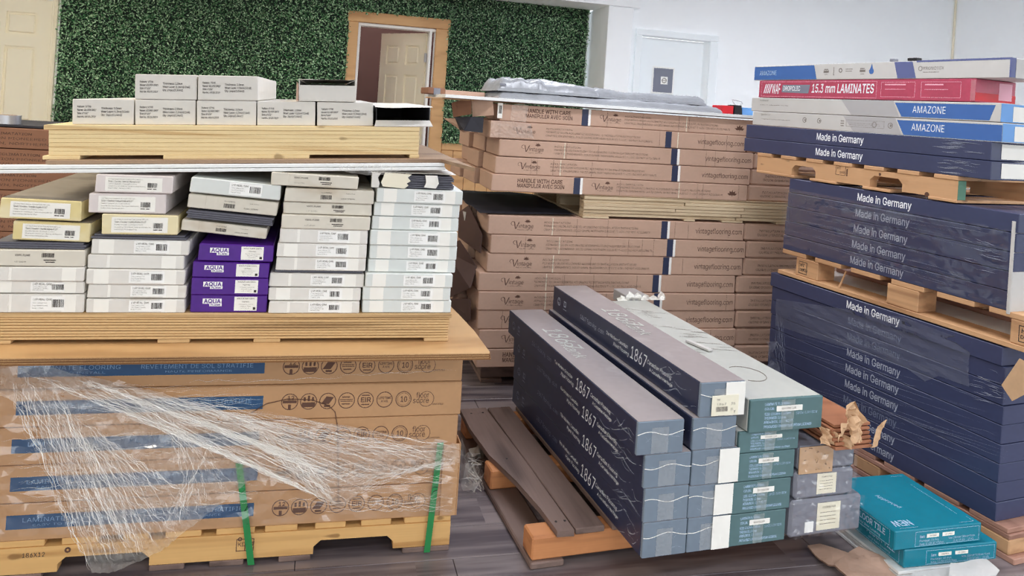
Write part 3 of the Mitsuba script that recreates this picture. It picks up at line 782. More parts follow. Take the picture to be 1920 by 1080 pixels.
b0 = hx_(835, 319)
board_z = lambda x: b0[2] + (x - b0[0]) * math.tan(math.radians(3.05))
seed = 0
for cname, boxes in COLS:
    ordn, prev, prevr = 0, P2T + 0.0005, 0
    for (a, b, yt, yb, kd, roll) in boxes:
        seed += 1
        yj = rng.uniform(-0.006, 0.01)
        mx = (a + b) / 2
        L, R = hx_(a, (yt + yb) / 2, yj), hx_(b, (yt + yb) / 2, yj)
        zt, zb = hx_(mx, yt, yj)[2], hx_(mx, yb, yj)[2]
        if not roll and not prevr: zb = prev
        w, h = R[0] - L[0], max(zt - zb, 0.006)
        lim = min(board_z(L[0]), board_z(R[0])) - 0.0015
        if zb + h > lim: h = max(lim - zb, 0.02)
        fr = A.at((L[0] + R[0]) / 2, yj, zb, roll=roll).at(-w / 2, 0, 0) if roll else A.at(L[0], yj, zb)
        prev, prevr = zb + h + 0.0006, roll
        if kd == 'k':
            n = max(1, int(round(h / 0.0062)))
            for i in range(n):
                solo('vinyl_plank', cbox(rng.uniform(0, 0.01), w - rng.uniform(0, 0.012), rng.uniform(0, 0.01), 1.2, i * h / n + 0.0004, (i + 1) * h / n, 0.0008), 'm_plank_dark', fr,
                     f'loose dark grey vinyl plank or gap shade strip between the boxes of the {cname}', 'plank', f'loose vinyl planks in the {cname}')
            continue
        pos = ORD[ordn]
        col = 'purple' if kd == 'a' else None
        where = f'{pos} in the {cname} of boxes' if kd != 'a' else f'{pos} of the four purple boxes'
        k = thing('vinyl_box', f'{DESC[kd]}, {where}', 'box', 'purple vinyl boxes' if kd == 'a' else 'vinyl plank boxes on the laminated pallet')
        ordn += 1
        put(k, 'body', cbox(0, w, 0, 1.2, 0, h, 0.0025, 0.0025 if kd != 'c' else 0.001), BODY[kd], fr)
        if kd in ('y', 'yc'): put(k, 'top_face', cbox(0.003, w - 0.003, 0.006, 1.196, h - 0.0018, h + 0.0004, 0.0003), 'm_dusty_top', fr, label='dusty grey top')
        parts = {'w': label_small, 'c': label_small, 'w2': label_wide, 'w3': label_top, 'a': label_aqua, 'big': label_wide}.get(kd)
        ms = parts(w, h, seed) if parts else []
        if kd in ('y', 'yc', 'p'): ms = label_big(w, h, seed, {'y': 'Vanilla Sapele B 5/7', 'yc': 'Vanilla Walnut N 5/7', 'p': 'Natural Walnut N 5/7'}[kd])
        if kd == 'big': ms = label_small(w, h, seed)
        if kd in ('w', 'c', 'n'):
            for fx in (0.08, 0.76): ms.append((front(quads2d([(w * fx, 0.002, w * 0.15, h - 0.004)]), 0, 0.0004), 'm_paper', 'tape'))
        lab_ = next((put(k, 'label', m_, b_, fr, label='white label') for m_, b_, n_ in ms if n_ == 'label'), None)
        for mesh, bs, nm in ms:
            if nm == 'label': continue
            put(lab_ if lab_ and nm in ('lettering', 'barcode', 'mark') and bs != 'm_purple' else k, nm, mesh, bs, fr)
        if kd in ('w', 'w2', 'w3', 'n') and seed % 2:   # worn corner: folded flap of the end
            put(k, 'flap', prism([(w * 0.03, h * 0.06), (w * 0.2, h * 0.04), (w * 0.2, h * 0.95), (w * 0.02, h * 0.93)], -0.0022, 0.0), BODY[kd], fr)

# --- the torn box at the top of the rightmost column
a, b = hx_(697, 340), hx_(853, 340)
zt0 = prev
w = b[0] - a[0]
k = thing('torn_vinyl_box', 'torn open white vinyl box showing dark planks, topmost in the rightmost column', 'box')
fr = A.at(a[0], 0, zt0)
hh = 0.05
for i in range(7):
    put(k, 'plank', cbox(0.06, w - rng.uniform(0, 0.01), rng.uniform(0.004, 0.012), 1.2, 0.002 + i * 0.0056, 0.002 + i * 0.0056 + 0.0048, 0.0006), 'm_plank_dark', fr, label='dark grey plank end' if i == 0 else None)
put(k, 'lid', sheet([(-0.005, -0.004), (w + 0.004, -0.002), (w, 1.2), (0, 1.2)], 0.05, lambda x, y: np.stack([x, y, 0.046 + 0.003 * meshkit.noise(np.stack([x * 30, y * 12, x * 0], 1))], 1)), 'm_white_card', fr)
put(k, 'torn_card', prism([(0.0, 0), (0.022, 0.0), (0.024, 0.014), (0.018, 0.03), (0.026, 0.044), (0.0, 0.046)], -0.003, 0.03), 'm_white_card', fr)
put(k, 'torn_card', prism([(0.034, 0.004), (0.10, 0.0), (0.112, 0.01), (0.106, 0.016), (0.118, 0.024), (0.108, 0.034), (0.12, 0.044), (0.038, 0.046), (0.033, 0.03), (0.028, 0.016)], -0.005, 0.002), 'm_paper_cream', fr)
put(k, 'torn_card', prism([(0.16, 0.006), (0.196, 0.004), (0.205, 0.02), (0.199, 0.044), (0.162, 0.043), (0.166, 0.02)], -0.007, 0.002), 'm_paper', fr)

# --- thin white boards, brown plywood and top pallet, all tilted a little
b0 = hx_(835, 319)
AT = A.at(b0[0], 0, b0[2]).at(roll=-3.05 * -1)
AT = A.at(b0[0], 0, b0[2], roll=-(-3.05))
if AT.hit(0, 325)[2] < -0.02 or AT.hit(0, 325)[2] > 0.02: AT = A.at(b0[0], 0, b0[2], roll=-3.05)
for i, (z, x1, d) in enumerate(((0.0, 0.0, 'lower'), (0.0115, -0.002, 'upper'))):
    solo('white_board', cbox(-1.5, x1, 0.0 + 0.004 * i, 0.045, z, z + 0.0095, 0.001), 'm_panel_edge', AT, f'long thin white board, the {d} of the two above the vinyl boxes', 'board', 'thin white boards')
pz = 0.0225
c1, c2, c3 = AT.hitz(890, 316, pz + 0.008), AT.hitz(788, 277, pz + 0.008), AT.hitz(33, 318, pz + 0.004)
ply = [(c3[0], 0.03), (c1[0] - 0.05, 0.02), (c1[0], c1[1]), (c2[0] + 0.03, c2[1] + 0.05), (c2[0] - 0.02, 1.15), (c3[0] + 0.05, 1.15)]
m = trimesh.creation.extrude_polygon(Polygon(ply).buffer(0), 0.010, engine='earcut'); m.apply_translation([0, 0, pz])
solo('brown_plywood', m, 'm_ply_grey', AT, 'weathered brown plywood sheet between the white boards and the top pallet', 'plywood sheet')
k = thing('wooden_pallet', 'pale yellow laminated pallet at the top of the left pile', 'pallet')
yp = 0.06
tb = pz + 0.0105
l0, r0 = AT.hit(91, 265, yp), AT.hit(786, 265, yp)
tz = AT.hit(440, 236, yp)[2]
nl = 6
zz0 = tb + 0.011
for i in range(nl):
    z = zz0 + (tz - 0.014 - zz0) * i / nl; z2 = zz0 + (tz - 0.014 - zz0) * (i + 1) / nl
    put(k, 'layer', cbox(l0[0], r0[0] + rng.uniform(-0.003, 0.001), yp + rng.uniform(0, 0.0015), yp + 0.07, z + 0.0002, z2 - 0.0002, 0.0006), 'm_pine_pale', AT)
put(k, 'runner', cbox(l0[0], r0[0], 1.0, 1.07, zz0, tz - 0.014, 0.002), 'm_pine_pale', AT)
put(k, 'runner', cbox(l0[0], r0[0], 0.5, 0.57, zz0, tz - 0.014, 0.002), 'm_pine_pale', AT)
put(k, 'deck', cbox(l0[0] - 0.012, r0[0] + 0.001, yp - 0.003, 1.1, tz - 0.0135, tz, 0.001), 'm_pine_pale', AT)
for a, b in ((80, 150), (306, 580), (785, 800)):
    x0, x1 = AT.hit(a, 300, yp)[0], min(AT.hit(b, 300, yp)[0], r0[0])
    if x1 > x0: put(k, 'foot', cbox(x0, x1, yp - 0.002, 1.08, tb, tb + 0.0108, 0.001), 'm_pine_pale', AT)
put(k, 'foot', cbox(r0[0] - 0.03, r0[0], yp, 1.08, tb, tb + 0.0108, 0.001), 'm_pine_pale', AT)

# --- grey vinyl tile boxes on the top pallet
B1 = [(135, 251.5, 184, 229), (252.5, 367.5, 188, 229.5), (368.5, 481, 190, 230.5), (482, 592, 192, 231.5), (594, 701, 193, 233)]
B2 = [(252.5, 369.5, 143, 186), (371, 485, 147, 188)]
bz = tz + 0.0006


def tile_label(w, h):
    return P(front(cat([fit('Pattern: VT98', w * 0.08, h * 0.66, w * 0.22, h * 0.075, bold=True), fit('Name: SILVER GREY', w * 0.08, h * 0.53, w * 0.31, h * 0.075, bold=True), fit('Size: 6"x36"', w * 0.08, h * 0.40, w * 0.18, h * 0.08, bold=True), fit('Run No. 00.05.2019', w * 0.08, h * 0.27, w * 0.3, h * 0.075, bold=True),
                        fit('Thickness: 2.0mm', w * 0.46, h * 0.6, w * 0.33, h * 0.08, bold=True), fit('Wear Layer: 0.3mm(12mil)', w * 0.46, h * 0.47, w * 0.46, h * 0.08, bold=True), fit('Qty: 24pcs(3.34m2)', w * 0.46, h * 0.34, w * 0.34, h * 0.08, bold=True)])), 'm_ink')


tl = None
NM = ['leftmost', 'second from left', 'third from left', 'fourth from left', 'fifth from left']
yb_ = yp + 0.025
h1 = AT.hit(420, 188.5, yb_)[2] - bz
w1 = None
for lev, lst in ((0, B1), (1, B2)):
    for i, (a, b, yt, yb) in enumerate(lst):
        x0, x1 = AT.hit(a, (yt + yb) / 2, yb_)[0], AT.hit(b, (yt + yb) / 2, yb_)[0]
        w = x1 - x0
        k = thing('vinyl_tile_box', (f'pale grey tile box with black print, {NM[i]} in the lower row' if lev == 0 else f'pale grey tile box, the {["left", "right"][i]} one of the pair stacked in the upper row'), 'box', 'pale grey vinyl tile boxes')
        fr = AT.at(x0, yb_ + rng.uniform(-0.003, 0.003), bz + lev * (h1 + 0.0006))
        put(k, 'body', cbox(0, w - 0.001, 0, 0.92, 0, h1, 0.002, 0.001), 'm_grey_card', fr)
        if tl is None: tl = tile_label(w, h1)
        put(k, 'lettering', tl, fr=fr)


def tray(w, d, h, t, fronth, back=True):
    ms = [cbox(0, w, 0, d, 0, t, 0.0006), cbox(0, t, 0, d, t, h, 0.0006), cbox(w - t, w, 0, d, t, h, 0.0006)]
    if back: ms.append(cbox(t, w - t, d - t, d, t, h, 0.0006))
    if fronth: ms.append(cbox(t, w - t, 0, t, t, fronth, 0.0006))
    return cat(ms)


# open box with a dark slot, upper row
x0, x1 = AT.hit(560, 170, yb_)[0], AT.hit(667, 170, yb_)[0]
k = thing('open_tile_box', 'grey tile box with a dark slot under its lid, right in the upper row', 'box')
fr = AT.at(x0, yb_ - 0.002, bz + h1 + 0.0012)
w = x1 - x0
put(k, 'tray', tray(w, 0.9, 0.066, 0.003, 0.05), 'm_grey_card', fr)
put(k, 'lid', sheet([(-0.003, -0.004), (w + 0.003, -0.004), (w + 0.003, 0.9), (-0.003, 0.9)], 0.03, lambda x, y: np.stack([x, y, 0.0675 + 0.0035 * (meshkit.noise(np.stack([x * 40, y * 25, x * 0], 1)) - 0.3)], 1)), 'm_grey_card', fr)
put(k, 'side_edge', prism([(-0.008, 0.002), (-0.001, 0.0), (-0.001, 0.05), (-0.006, 0.06)], -0.004, 0.05), 'm_brown_card', fr, label='brown torn edge')
# open box lying at the right end with lid and front flap
x0, x1 = AT.hit(705, 215, yb_)[0], AT.hit(806, 215, yb_)[0]
k = thing('open_tile_box', 'open grey vinyl tile box at the right end of the lower row, dark inside', 'box')
fr = AT.at(x0, yb_, bz)
w = x1 - x0
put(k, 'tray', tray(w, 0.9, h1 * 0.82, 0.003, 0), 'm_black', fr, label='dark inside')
put(k, 'lid', sheet([(-0.004, -0.03), (w * 0.5, -0.035), (w + 0.006, -0.022), (w + 0.01, 0.9), (-0.004, 0.9)], 0.03, lambda x, y: np.stack([x, y, h1 * 0.84 + 0.004 * meshkit.noise(np.stack([x * 30, y * 20, x * 0], 1)) - np.maximum(0, -y) * 0.15], 1)), 'm_grey_card', fr)
put(k, 'lettering', top(cat([mv(txt('VT98', 0.012, shear=0.1), w * 0.18, 0.01), mv(txt('SILVER GREY', 0.008), w * 0.5, 0.012)]), h1 * 0.86 + 0.004), 'm_ink', fr)
put(k, 'front_flap', slab([[0.0, 0.0, 0.018], [w, 0.0, 0.018], [w + 0.006, -0.03, 0.001], [-0.006, -0.03, 0.001]], 0.003), 'm_grey_card', fr)

# --- crumpled clear tape under the white board, near its middle right
q0 = hx_(690, 318, -0.004)
solo('crumpled_film', sheet([(-0.1, 0.0), (-0.04, 0.018), (0.03, 0.02), (0.11, 0.006), (0.05, -0.012), (0.0, -0.016), (-0.06, -0.01)], 0.008,
     lambda x, z: np.stack([q0[0] + x, -0.008 - 0.012 * meshkit.noise(np.stack([x * 90, z * 90, x * 0], 1)), q0[2] + z], 1)), 'm_film_haze', A, 'crumpled clear film tucked under the thin white boards', 'plastic film')

# --- stretch film over the tan cartons
k = thing('stretch_film', 'torn clear stretch film sagging across the front of the tan cartons', 'plastic film')
fp = lambda pts: [tuple(hx_(x, y, -0.02)[[0, 2]]) for x, y in pts]


def film(y0, amp, sx, sz, seed):
    return lambda x, z: np.stack([x, y0 - amp * meshkit.noise(np.stack([x * sx + z * 20, z * sz - x * 22, x * 0], 1), seed), z], 1)


put(k, 'sheet', sheet(fp([(0, 690), (95, 690), (300, 735), (520, 800), (640, 838), (862, 832), (862, 868), (700, 900), (640, 955), (560, 905), (470, 900), (300, 1035), (215, 1072), (172, 1074), (120, 930), (60, 770), (0, 740)]), 0.008, film(-0.012, 0.016, 90, 90, 1)), 'm_film_haze', A)
put(k, 'clear_sheet', sheet([(-1.33, 0.13), (-0.01, 0.12), (-0.01, 0.345), (-0.35, 0.40), (-0.75, 0.46), (-1.1, 0.6), (-1.33, 0.62)], 0.02, film(-0.008, 0.012, 14, 70, 2)), 'm_film', A)
st = []


def strands(pa, pb, n, wmin, wmax, y0=-0.026, wob=0.006, ta=(0, 1), tb=(0, 1)):
    """Creases of the film: thin strips from points along pa to points along pb."""
    pa, pb = np.array(pa, float), np.array(pb, float)
    for _ in range(n):
        def pick(p, t):
            s = t * (len(p) - 1); i = min(int(s), len(p) - 2)
            return p[i] + (p[i + 1] - p[i]) * (s - i)
        t = rng.random()
        a, b = pick(pa, min(max(t + rng.gauss(0, 0.08), 0), 1)), pick(pb, min(max(t + rng.gauss(0, 0.08), 0), 1))
        u0 = rng.uniform(0, 0.8); u1 = min(1, u0 + rng.uniform(0.08, 0.5))
        A0, A1 = a + (b - a) * u0, a + (b - a) * u1
        q0, q1 = hx_(*A0, y0), hx_(*A1, y0)
        m = 14
        s = np.linspace(0, 1, m)[:, None]
        pts = q0 + (q1 - q0) * s
        ph = rng.uniform(0, 6)
        d = q1 - q0; d /= np.linalg.norm(d) + 1e-9
        upv = np.cross(d, [0, 1, 0])
        pts = pts + upv * (wob * np.sin(s * rng.uniform(4, 16) + ph) * rng.uniform(0.1, 0.7)) + np.array([0, 1, 0]) * (0.008 * np.sin(s * 17 + ph) - 0.006)
        st.append(ribbon(pts, rng.uniform(wmin, wmax), upv * math.cos(0.7) + np.array([0, 1, 0]) * math.sin(rng.uniform(-0.8, 0.8))))


strands([(20, 690), (120, 700), (330, 745)], [(560, 905), (640, 950), (860, 838)], 330, 0.0004, 0.0014)
strands([(60, 690), (200, 712), (420, 775)], [(620, 870), (640, 900), (860, 850)], 300, 0.0004, 0.0013)
strands([(0, 700), (90, 692)], [(170, 1070), (285, 1030)], 190, 0.0004, 0.0016)
strands([(70, 720), (160, 790)], [(240, 1060), (400, 960)], 190, 0.0004, 0.0013)
strands([(430, 780), (520, 800)], [(600, 930), (645, 945)], 150, 0.0004, 0.0013)
strands([(640, 935), (560, 880)], [(860, 850), (860, 872)], 80, 0.0004, 0.0011)
strands([(0, 720), (0, 975)], [(500, 720), (500, 955)], 170, 0.0003, 0.001, y0=-0.012, wob=0.002)
strands([(200, 715), (420, 790)], [(470, 900), (300, 1000)], 140, 0.0004, 0.0012)
strands([(500, 830), (500, 955)], [(860, 835), (855, 955)], 90, 0.0005, 0.0012, y0=-0.012, wob=0.002)
strands([(300, 715), (300, 720)], [(860, 690), (860, 700)], 5, 0.0005, 0.001, y0=-0.01, wob=0.002)
put(k, 'crease', cat(st), 'm_film_strand', A, kind='stuff')  # white ribbons paint glints along the film creases
# thin dark band drawn round the middle cartons
pts = [hx_(x, y, -0.003) for x, y in ((470, 775), (500, 757), (540, 748), (585, 750), (615, 760), (628, 772), (633, 800), (634, 860), (635, 945))]
solo('thin_cord', tube(pts, 0.0011, 5), 'm_ink_brown', A, 'thin dark cord hanging in an arch over the tan cartons', 'cord')

# ================================================================== brown cartons behind pile A, at the far left
G = frame(-2.2, 3.62, 0, YAW)
g0, g1 = G.hit(40, 240)[2], G.hit(40, 279)[2]
gh = g0 - g1
gt = P(front(cat([fit('ACCLIMATATION', 0.42, gh * 0.66, 0.19, gh * 0.11, bold=True), fit('COLLECTION PIONEERED : ACCLIMATEZ SELON LES INSTRUCTIONS', 0.32, gh * 0.42, 0.95, gh * 0.12), fit('SOLID SAWN, NORTHERN SOLID ET T-LOC : NE PAS ACCLIMATER', 0.30, gh * 0.18, 1.0, gh * 0.12)])), 'm_ink_brown')
gx = G.hit(0, 260)[0] - 0.46
z = g0
rows = int(g0 / gh) - 1
base = g0 - rows * gh
for i in range(rows):
    k = thing('flooring_carton', f'dark brown flooring carton behind the left pile, {ORD[i]} of its stack', 'carton', 'dark brown flooring cartons')
    fr = G.at(gx + [0, -0.05, 0.01, 0.02, -0.02][i % 5], 0, base + i * gh)
    put(k, 'body', cbox(-0.1, 1.3, 0, 0.5, 0, gh - 0.002, 0.003, 0.002), 'm_dark_brown_card', fr); put(k, 'lettering', gt, fr=fr)
k = thing('wooden_pallet', 'low pallet under the dark brown cartons behind the left pile', 'pallet')
for y in (0.0, 0.2, 0.4): put(k, 'runner', cbox(gx - 0.15, gx + 1.35, y, y + 0.09, 0.0, base - 0.022, 0.003), 'm_old_board', G)
for i in range(9): put(k, 'deck_board', cbox(gx - 0.15 + i * 0.168, gx - 0.15 + i * 0.168 + 0.14, 0, 0.5, base - 0.0215, base - 0.001, 0.002), 'm_old_board', G)
solo('flat_board', cbox(gx - 0.1, gx + 1.32, 0.02, 0.5, base + rows * gh, base + rows * gh + 0.012, 0.002), 'm_gap_dark', G, 'dark flat board on the dark brown cartons', 'board')
# roll of silver tape
rc = G.hit(17, 240, 0.06)
n = 40; a = np.arange(n) * 2 * np.pi / n
zt_ = base + rows * gh + 0.0125
hr = G.hit(20, 216, 0.06)[2] - zt_
rr = (G.hit(37, 228, 0.06)[0] - G.hit(-10, 228, 0.06)[0]) / 2
cxr = (G.hit(37, 228, 0.06)[0] + G.hit(-10, 228, 0.06)[0]) / 2
k = thing('tape_roll', 'roll of silver tape standing on the dark brown cartons at the left edge', 'tape roll')
put(k, 'tape', trimesh.creation.annulus(rr * 0.72, rr, hr, sections=48), 'm_foil', G.at(cxr, 0.02 + rr, zt_ + hr / 2), smooth=40)
put(k, 'core', trimesh.creation.annulus(rr * 0.66, rr * 0.715, hr * 0.98, sections=48), 'm_kraft', G.at(cxr, 0.02 + rr, zt_ + hr / 2), smooth=40)
# ================================================================== pile B: brown flooring cartons in the middle
B = frame(-0.09, 3.792, 0, YAW)
bx = lambda px, py, y=0.0: B.hit(px, py, y)
# pallet under the pile
k = thing('wooden_pallet', 'dark low pallet under the middle pile of brown cartons', 'pallet')
BB = 0.112
for y in (0.12, 0.5, 0.9): put(k, 'runner', cbox(0.05, 2.3, y, y + 0.08, 0.018, BB - 0.02, 0.003), 'm_old_board', B)
for i in range(14): put(k, 'deck_board', cbox(0.05 + i * 0.163, 0.05 + i * 0.163 + 0.13, 0.1, 1.0, BB - 0.0195, BB - 0.0005, 0.002), 'm_old_board', B)
for i in range(3): put(k, 'bottom_board', cbox(0.05 + i * 1.07, 0.05 + i * 1.07 + 0.11, 0.1, 1.0, 0.0, 0.0175, 0.002), 'm_old_board', B)


def script_word(x, z, h):
    """The flourished word with a leaf sprig above."""
    V = txt('V', h * 1.35, shear=0.12, sx=0.95)
    m = [mv(V, x, z - h * 0.25), mv(txt('intage', h * 0.78, sx=0.95), x + h * 1.15, z - h * 0.05), fit('FLOORING · PLANCHERS', x + h * 0.9, z - h * 0.5, h * 3.0, h * 0.17)]
    a = np.linspace(0.4, 5.2, 22)
    c = np.stack([x + h * 0.1 + h * 0.42 * np.cos(a), z + h * 0.75 + h * 0.36 * np.sin(a)], 1)
    nrm = np.gradient(c, axis=0); nrm = np.stack([-nrm[:, 1], nrm[:, 0]], 1); nrm /= np.linalg.norm(nrm, axis=1, keepdims=True)
    t = h * 0.045 * np.sin(np.linspace(0.2, 3.0, 22))[:, None]
    v = np.vstack([c - nrm * t, c + nrm * t]); v = np.hstack([v, np.zeros((44, 1))]); q = np.arange(21)
    m.append(trimesh.Trimesh(v, np.vstack([np.stack([q, q + 1, q + 23], 1), np.stack([q, q + 23, q + 22], 1)]), process=False))
    m.append(sprig(x + h * 2.9, z + h * 1.05, h * 0.75))
    return cat(m)


def sprig(x, z, s):
    ms = []
    for ang in (20, 55, 90, 125, 160):
        A_ = math.radians(ang); d, n_ = np.array([math.cos(A_), math.sin(A_)]), np.array([-math.sin(A_), math.cos(A_)])
        o = np.array([x, z])
        p = np.array([o, o + d * s * 0.45 + n_ * s * 0.17, o + d * s * 0.85, o + d * s * 0.45 - n_ * s * 0.17])
        ms.append(trimesh.Trimesh(np.hstack([p, np.zeros((4, 1))]), [[0, 3, 2], [0, 2, 1]], process=False))
    ms.append(quads2d([(x - s * 0.03, z - s * 0.25, s * 0.06, s * 0.3)]))
    return cat(ms)


RH = 0.0935
SH = RH / 0.0935


def three_lines(x, w):
    return [fit('ACCLIMATATION', x, 0.061, w * 0.24, 0.0095), fit('PIONEERED SELON ACCLIMATEZ ACCORDING TO INSTALLATION INSTRUCTIONS', x, 0.043, w * 0.88, 0.0105), fit('CRAFTED, ENGINEERED, SOLID SAWN, NORTHERN SOLID ET T-LOC : DO NOT ACCLIMATE', x, 0.024, w, 0.0105)]


logoV = P(front(script_word(0.125, 0.036, 0.026)), 'm_ink_brown')
textV = P(front(cat(three_lines(0.285, 0.575))), 'm_ink_brown')
urlV = P(front(fit('vintageflooring.com', 1.115, 0.033, 0.27, 0.027)), 'm_ink_brown')
textH = P(front(cat([fit('HANDLE WITH CARE', 0.13, 0.052, 0.235, 0.021, bold=True), fit('MANIPULER AVEC SOIN', 0.13, 0.026, 0.245, 0.02, bold=True)])), 'm_ink_brown')
logoH = P(front(script_word(0.53, 0.036, 0.026)), 'm_ink_brown')
textH2 = P(front(cat(three_lines(0.655, 0.6))), 'm_ink_brown')
sprigH = P(front(sprig(1.31, 0.03, 0.036)), 'm_ink_brown')
textR = P(front(cat([fit('INSTALLATION INSTRUCTIONS', 0.085, 0.048, 0.26, 0.012), fit("GUIDE D'INSTALLATION", 0.075, 0.026, 0.24, 0.012)])), 'm_ink_brown')
bandV = P(cbox(0.0, 0.033, -0.0012, -0.0002, 0.001, RH - 0.003, 0.0003), 'm_strap_navy')
bandW = P(cbox(0.034, 0.047, -0.0014, -0.0002, 0.001, RH - 0.003, 0.0003), 'm_white')
tearm = P(front(quads2d([(0, 0.002, 0.004, RH - 0.006)]), 0, 0.0006), 'm_paper_cream')
crease = P(front(quads2d([(0, 0.004, 0.0014, RH - 0.01)]), 0, 0.0006), 'm_ink_brown')
# (left px at the row's middle, y px, kind)
rowsB = [(893, 668, 'H'), (897, 631, 'V'), (896, 596, 'V'), (896, 560, 'V'), (897, 523, 'V'), (913, 488, 'V'), (919, 457, 'V'), (915, 422, 'V')]
rowsU = [(921, 341, 'H'), (928, 308, 'V'), (935, 274, 'V'), (919, 238, 'T'), (938, 208, 'H')]
zl = bx(915, 403)[2]
RHl = (zl - BB) / 8
zu0, zu1 = bx(921, 358)[2], bx(938, 193)[2]
RHu = (zu1 - zu0) / 5


def rowbox(x0, z, kind, h, name, group_i):
    k = thing('flooring_carton', name, 'carton', 'brown flooring cartons')
    fr = B.at(x0, rng.uniform(-0.004, 0.006), z)
    sc = B.at(x0, 0, z)
    fz = Fr(fr.M @ np.diag([1, 1, h / RH, 1]))
    put(k, 'body', cbox(0, 1.40, 0, 0.3, 0, h - 0.001, 0.004, 0.003), 'm_brown_card', fr)
    if kind == 'H':
        put(k, 'lettering', textH, fr=fz); put(k, 'logo', logoH, fr=fz); put(k, 'lettering', textH2, fr=fz); put(k, 'sprig', sprigH, fr=fz)
        put(k, 'band', bandV, fr=fz.at(0.425), label='dark blue band'); put(k, 'band', bandW, fr=fz.at(0.425), label='white band')
    else:
        put(k, 'logo', logoV, fr=fz); put(k, 'lettering', textV, fr=fz); put(k, 'lettering', urlV, fr=fz)
        q = 0.93 + rng.uniform(-0.015, 0.015)
        put(k, 'band', bandV, fr=fz.at(q), label='dark blue band')
        if kind == 'V': put(k, 'band', bandW, fr=fz.at(q), label='white band')
    put(k, 'crease', tearm, fr=fz.at(0.345 + rng.uniform(-0.02, 0.02) if kind == 'V' else 1.0), label='pale torn line')
    for c in range(4): put(k, 'crease', crease, fr=fz.at(rng.uniform(0.04, 1.36)))
    return k


def backs(x0, z, h, lab, n=2):
    for j in range(1, n + 1):
        k = thing('flooring_carton', lab + ['', ', second row back', ', rearmost row'][j], 'carton', 'brown flooring cartons behind the front row')
        o = rng.uniform(-0.05, 0.03)
        put(k, 'body', cbox(o, o + 1.9, 0.33 * j, 0.33 * j + 0.31, 0, h - 0.001, 0.004, 0.003), 'm_brown_card', B.at(x0, 0, z))


for i, (px, py, kd) in enumerate(rowsB):
    z = BB + i * RHl
    x0 = bx(px, py)[0]
    rowbox(x0, z, kd, RHl, f'printed brown flooring carton, {ORD[i]} in the lower half of the middle pile', i)
    k = thing('flooring_carton', f'brown flooring carton beside the navy stack, {ORD[i]} in the lower half', 'carton', 'brown flooring cartons at the right of the pile')
    fr = B.at(x0 + 1.408, 0.008 + rng.uniform(-0.003, 0.006), z)
    put(k, 'body', cbox(0, 0.6, 0, 0.3, 0, RHl - 0.001, 0.009, 0.003), 'm_brown_card', fr); put(k, 'lettering', textR, fr=Fr(fr.M @ np.diag([1, 1, RHl / RH, 1])))
    backs(x0, z, RHl, f'brown carton {ORD[i]} in the lower half of the middle pile')
for i, (px, py, kd) in enumerate(rowsU):
    z = zu0 + i * RHu
    x0 = bx(px, py)[0]
    rowbox(x0, z, kd, RHu, f'printed brown flooring carton, {ORD[i]} in the upper half of the middle pile', i)
    k = thing('flooring_carton', f'brown flooring carton beside the navy stack, {ORD[i]} in the upper half', 'carton', 'brown flooring cartons at the right of the pile')
    fr = B.at(x0 + 1.408, 0.008 + rng.uniform(-0.003, 0.006), z)
    put(k, 'body', cbox(0, 0.5, 0, 0.3, 0, RHu - 0.001, 0.009, 0.003), 'm_brown_card', fr); put(k, 'lettering', textR, fr=Fr(fr.M @ np.diag([1, 1, RHu / RH, 1])))
    if i < 3: backs(x0 - 0.02, z, RHu, f'brown carton {ORD[i]} in the upper half of the middle pile')
    else: backs(x0 + 0.03, z, RHu, f'brown carton {ORD[i]} in the upper half of the middle pile', 1)
# pallet between the two halves
k = thing('wooden_pallet', 'pale laminated pallet in the middle of the brown carton pile', 'pallet')
xp = bx(1094, 392)[0]
nl = 6
lh = (zu0 - 0.004 - (zl + 0.012)) / nl
for i in range(nl):
    z = zl + 0.011 + i * lh
    xm_ = xp + rng.uniform(0.45, 0.95)
    for xa, xb in ((xp, xm_), (xm_ + 0.004, 1.95)):
        put(k, 'layer', cbox(xa, xb, rng.uniform(-0.004, 0.006), 0.07, z + 0.0004, z + lh - 0.0004, 0.0015, 0.001), 'm_ply_white', B)
for y in (0.4, 0.85): put(k, 'runner', cbox(xp, 1.95, y, y + 0.07, zl + 0.011, zu0 - 0.004, 0.003), 'm_ply_white', B)
put(k, 'deck', cbox(xp, 1.95, 0.0, 0.95, zu0 - 0.0035, zu0 - 0.0003, 0.001), 'm_ply_white', B)
for a, b in ((0.0, 0.14), (0.56, 0.62), (0.78, 0.9), (1.1, 1.25)):
    put(k, 'foot', cbox(xp + a, xp + b, 0.0, 0.95, zl + 0.0005, zl + 0.0105, 0.001), 'm_ply_white', B)
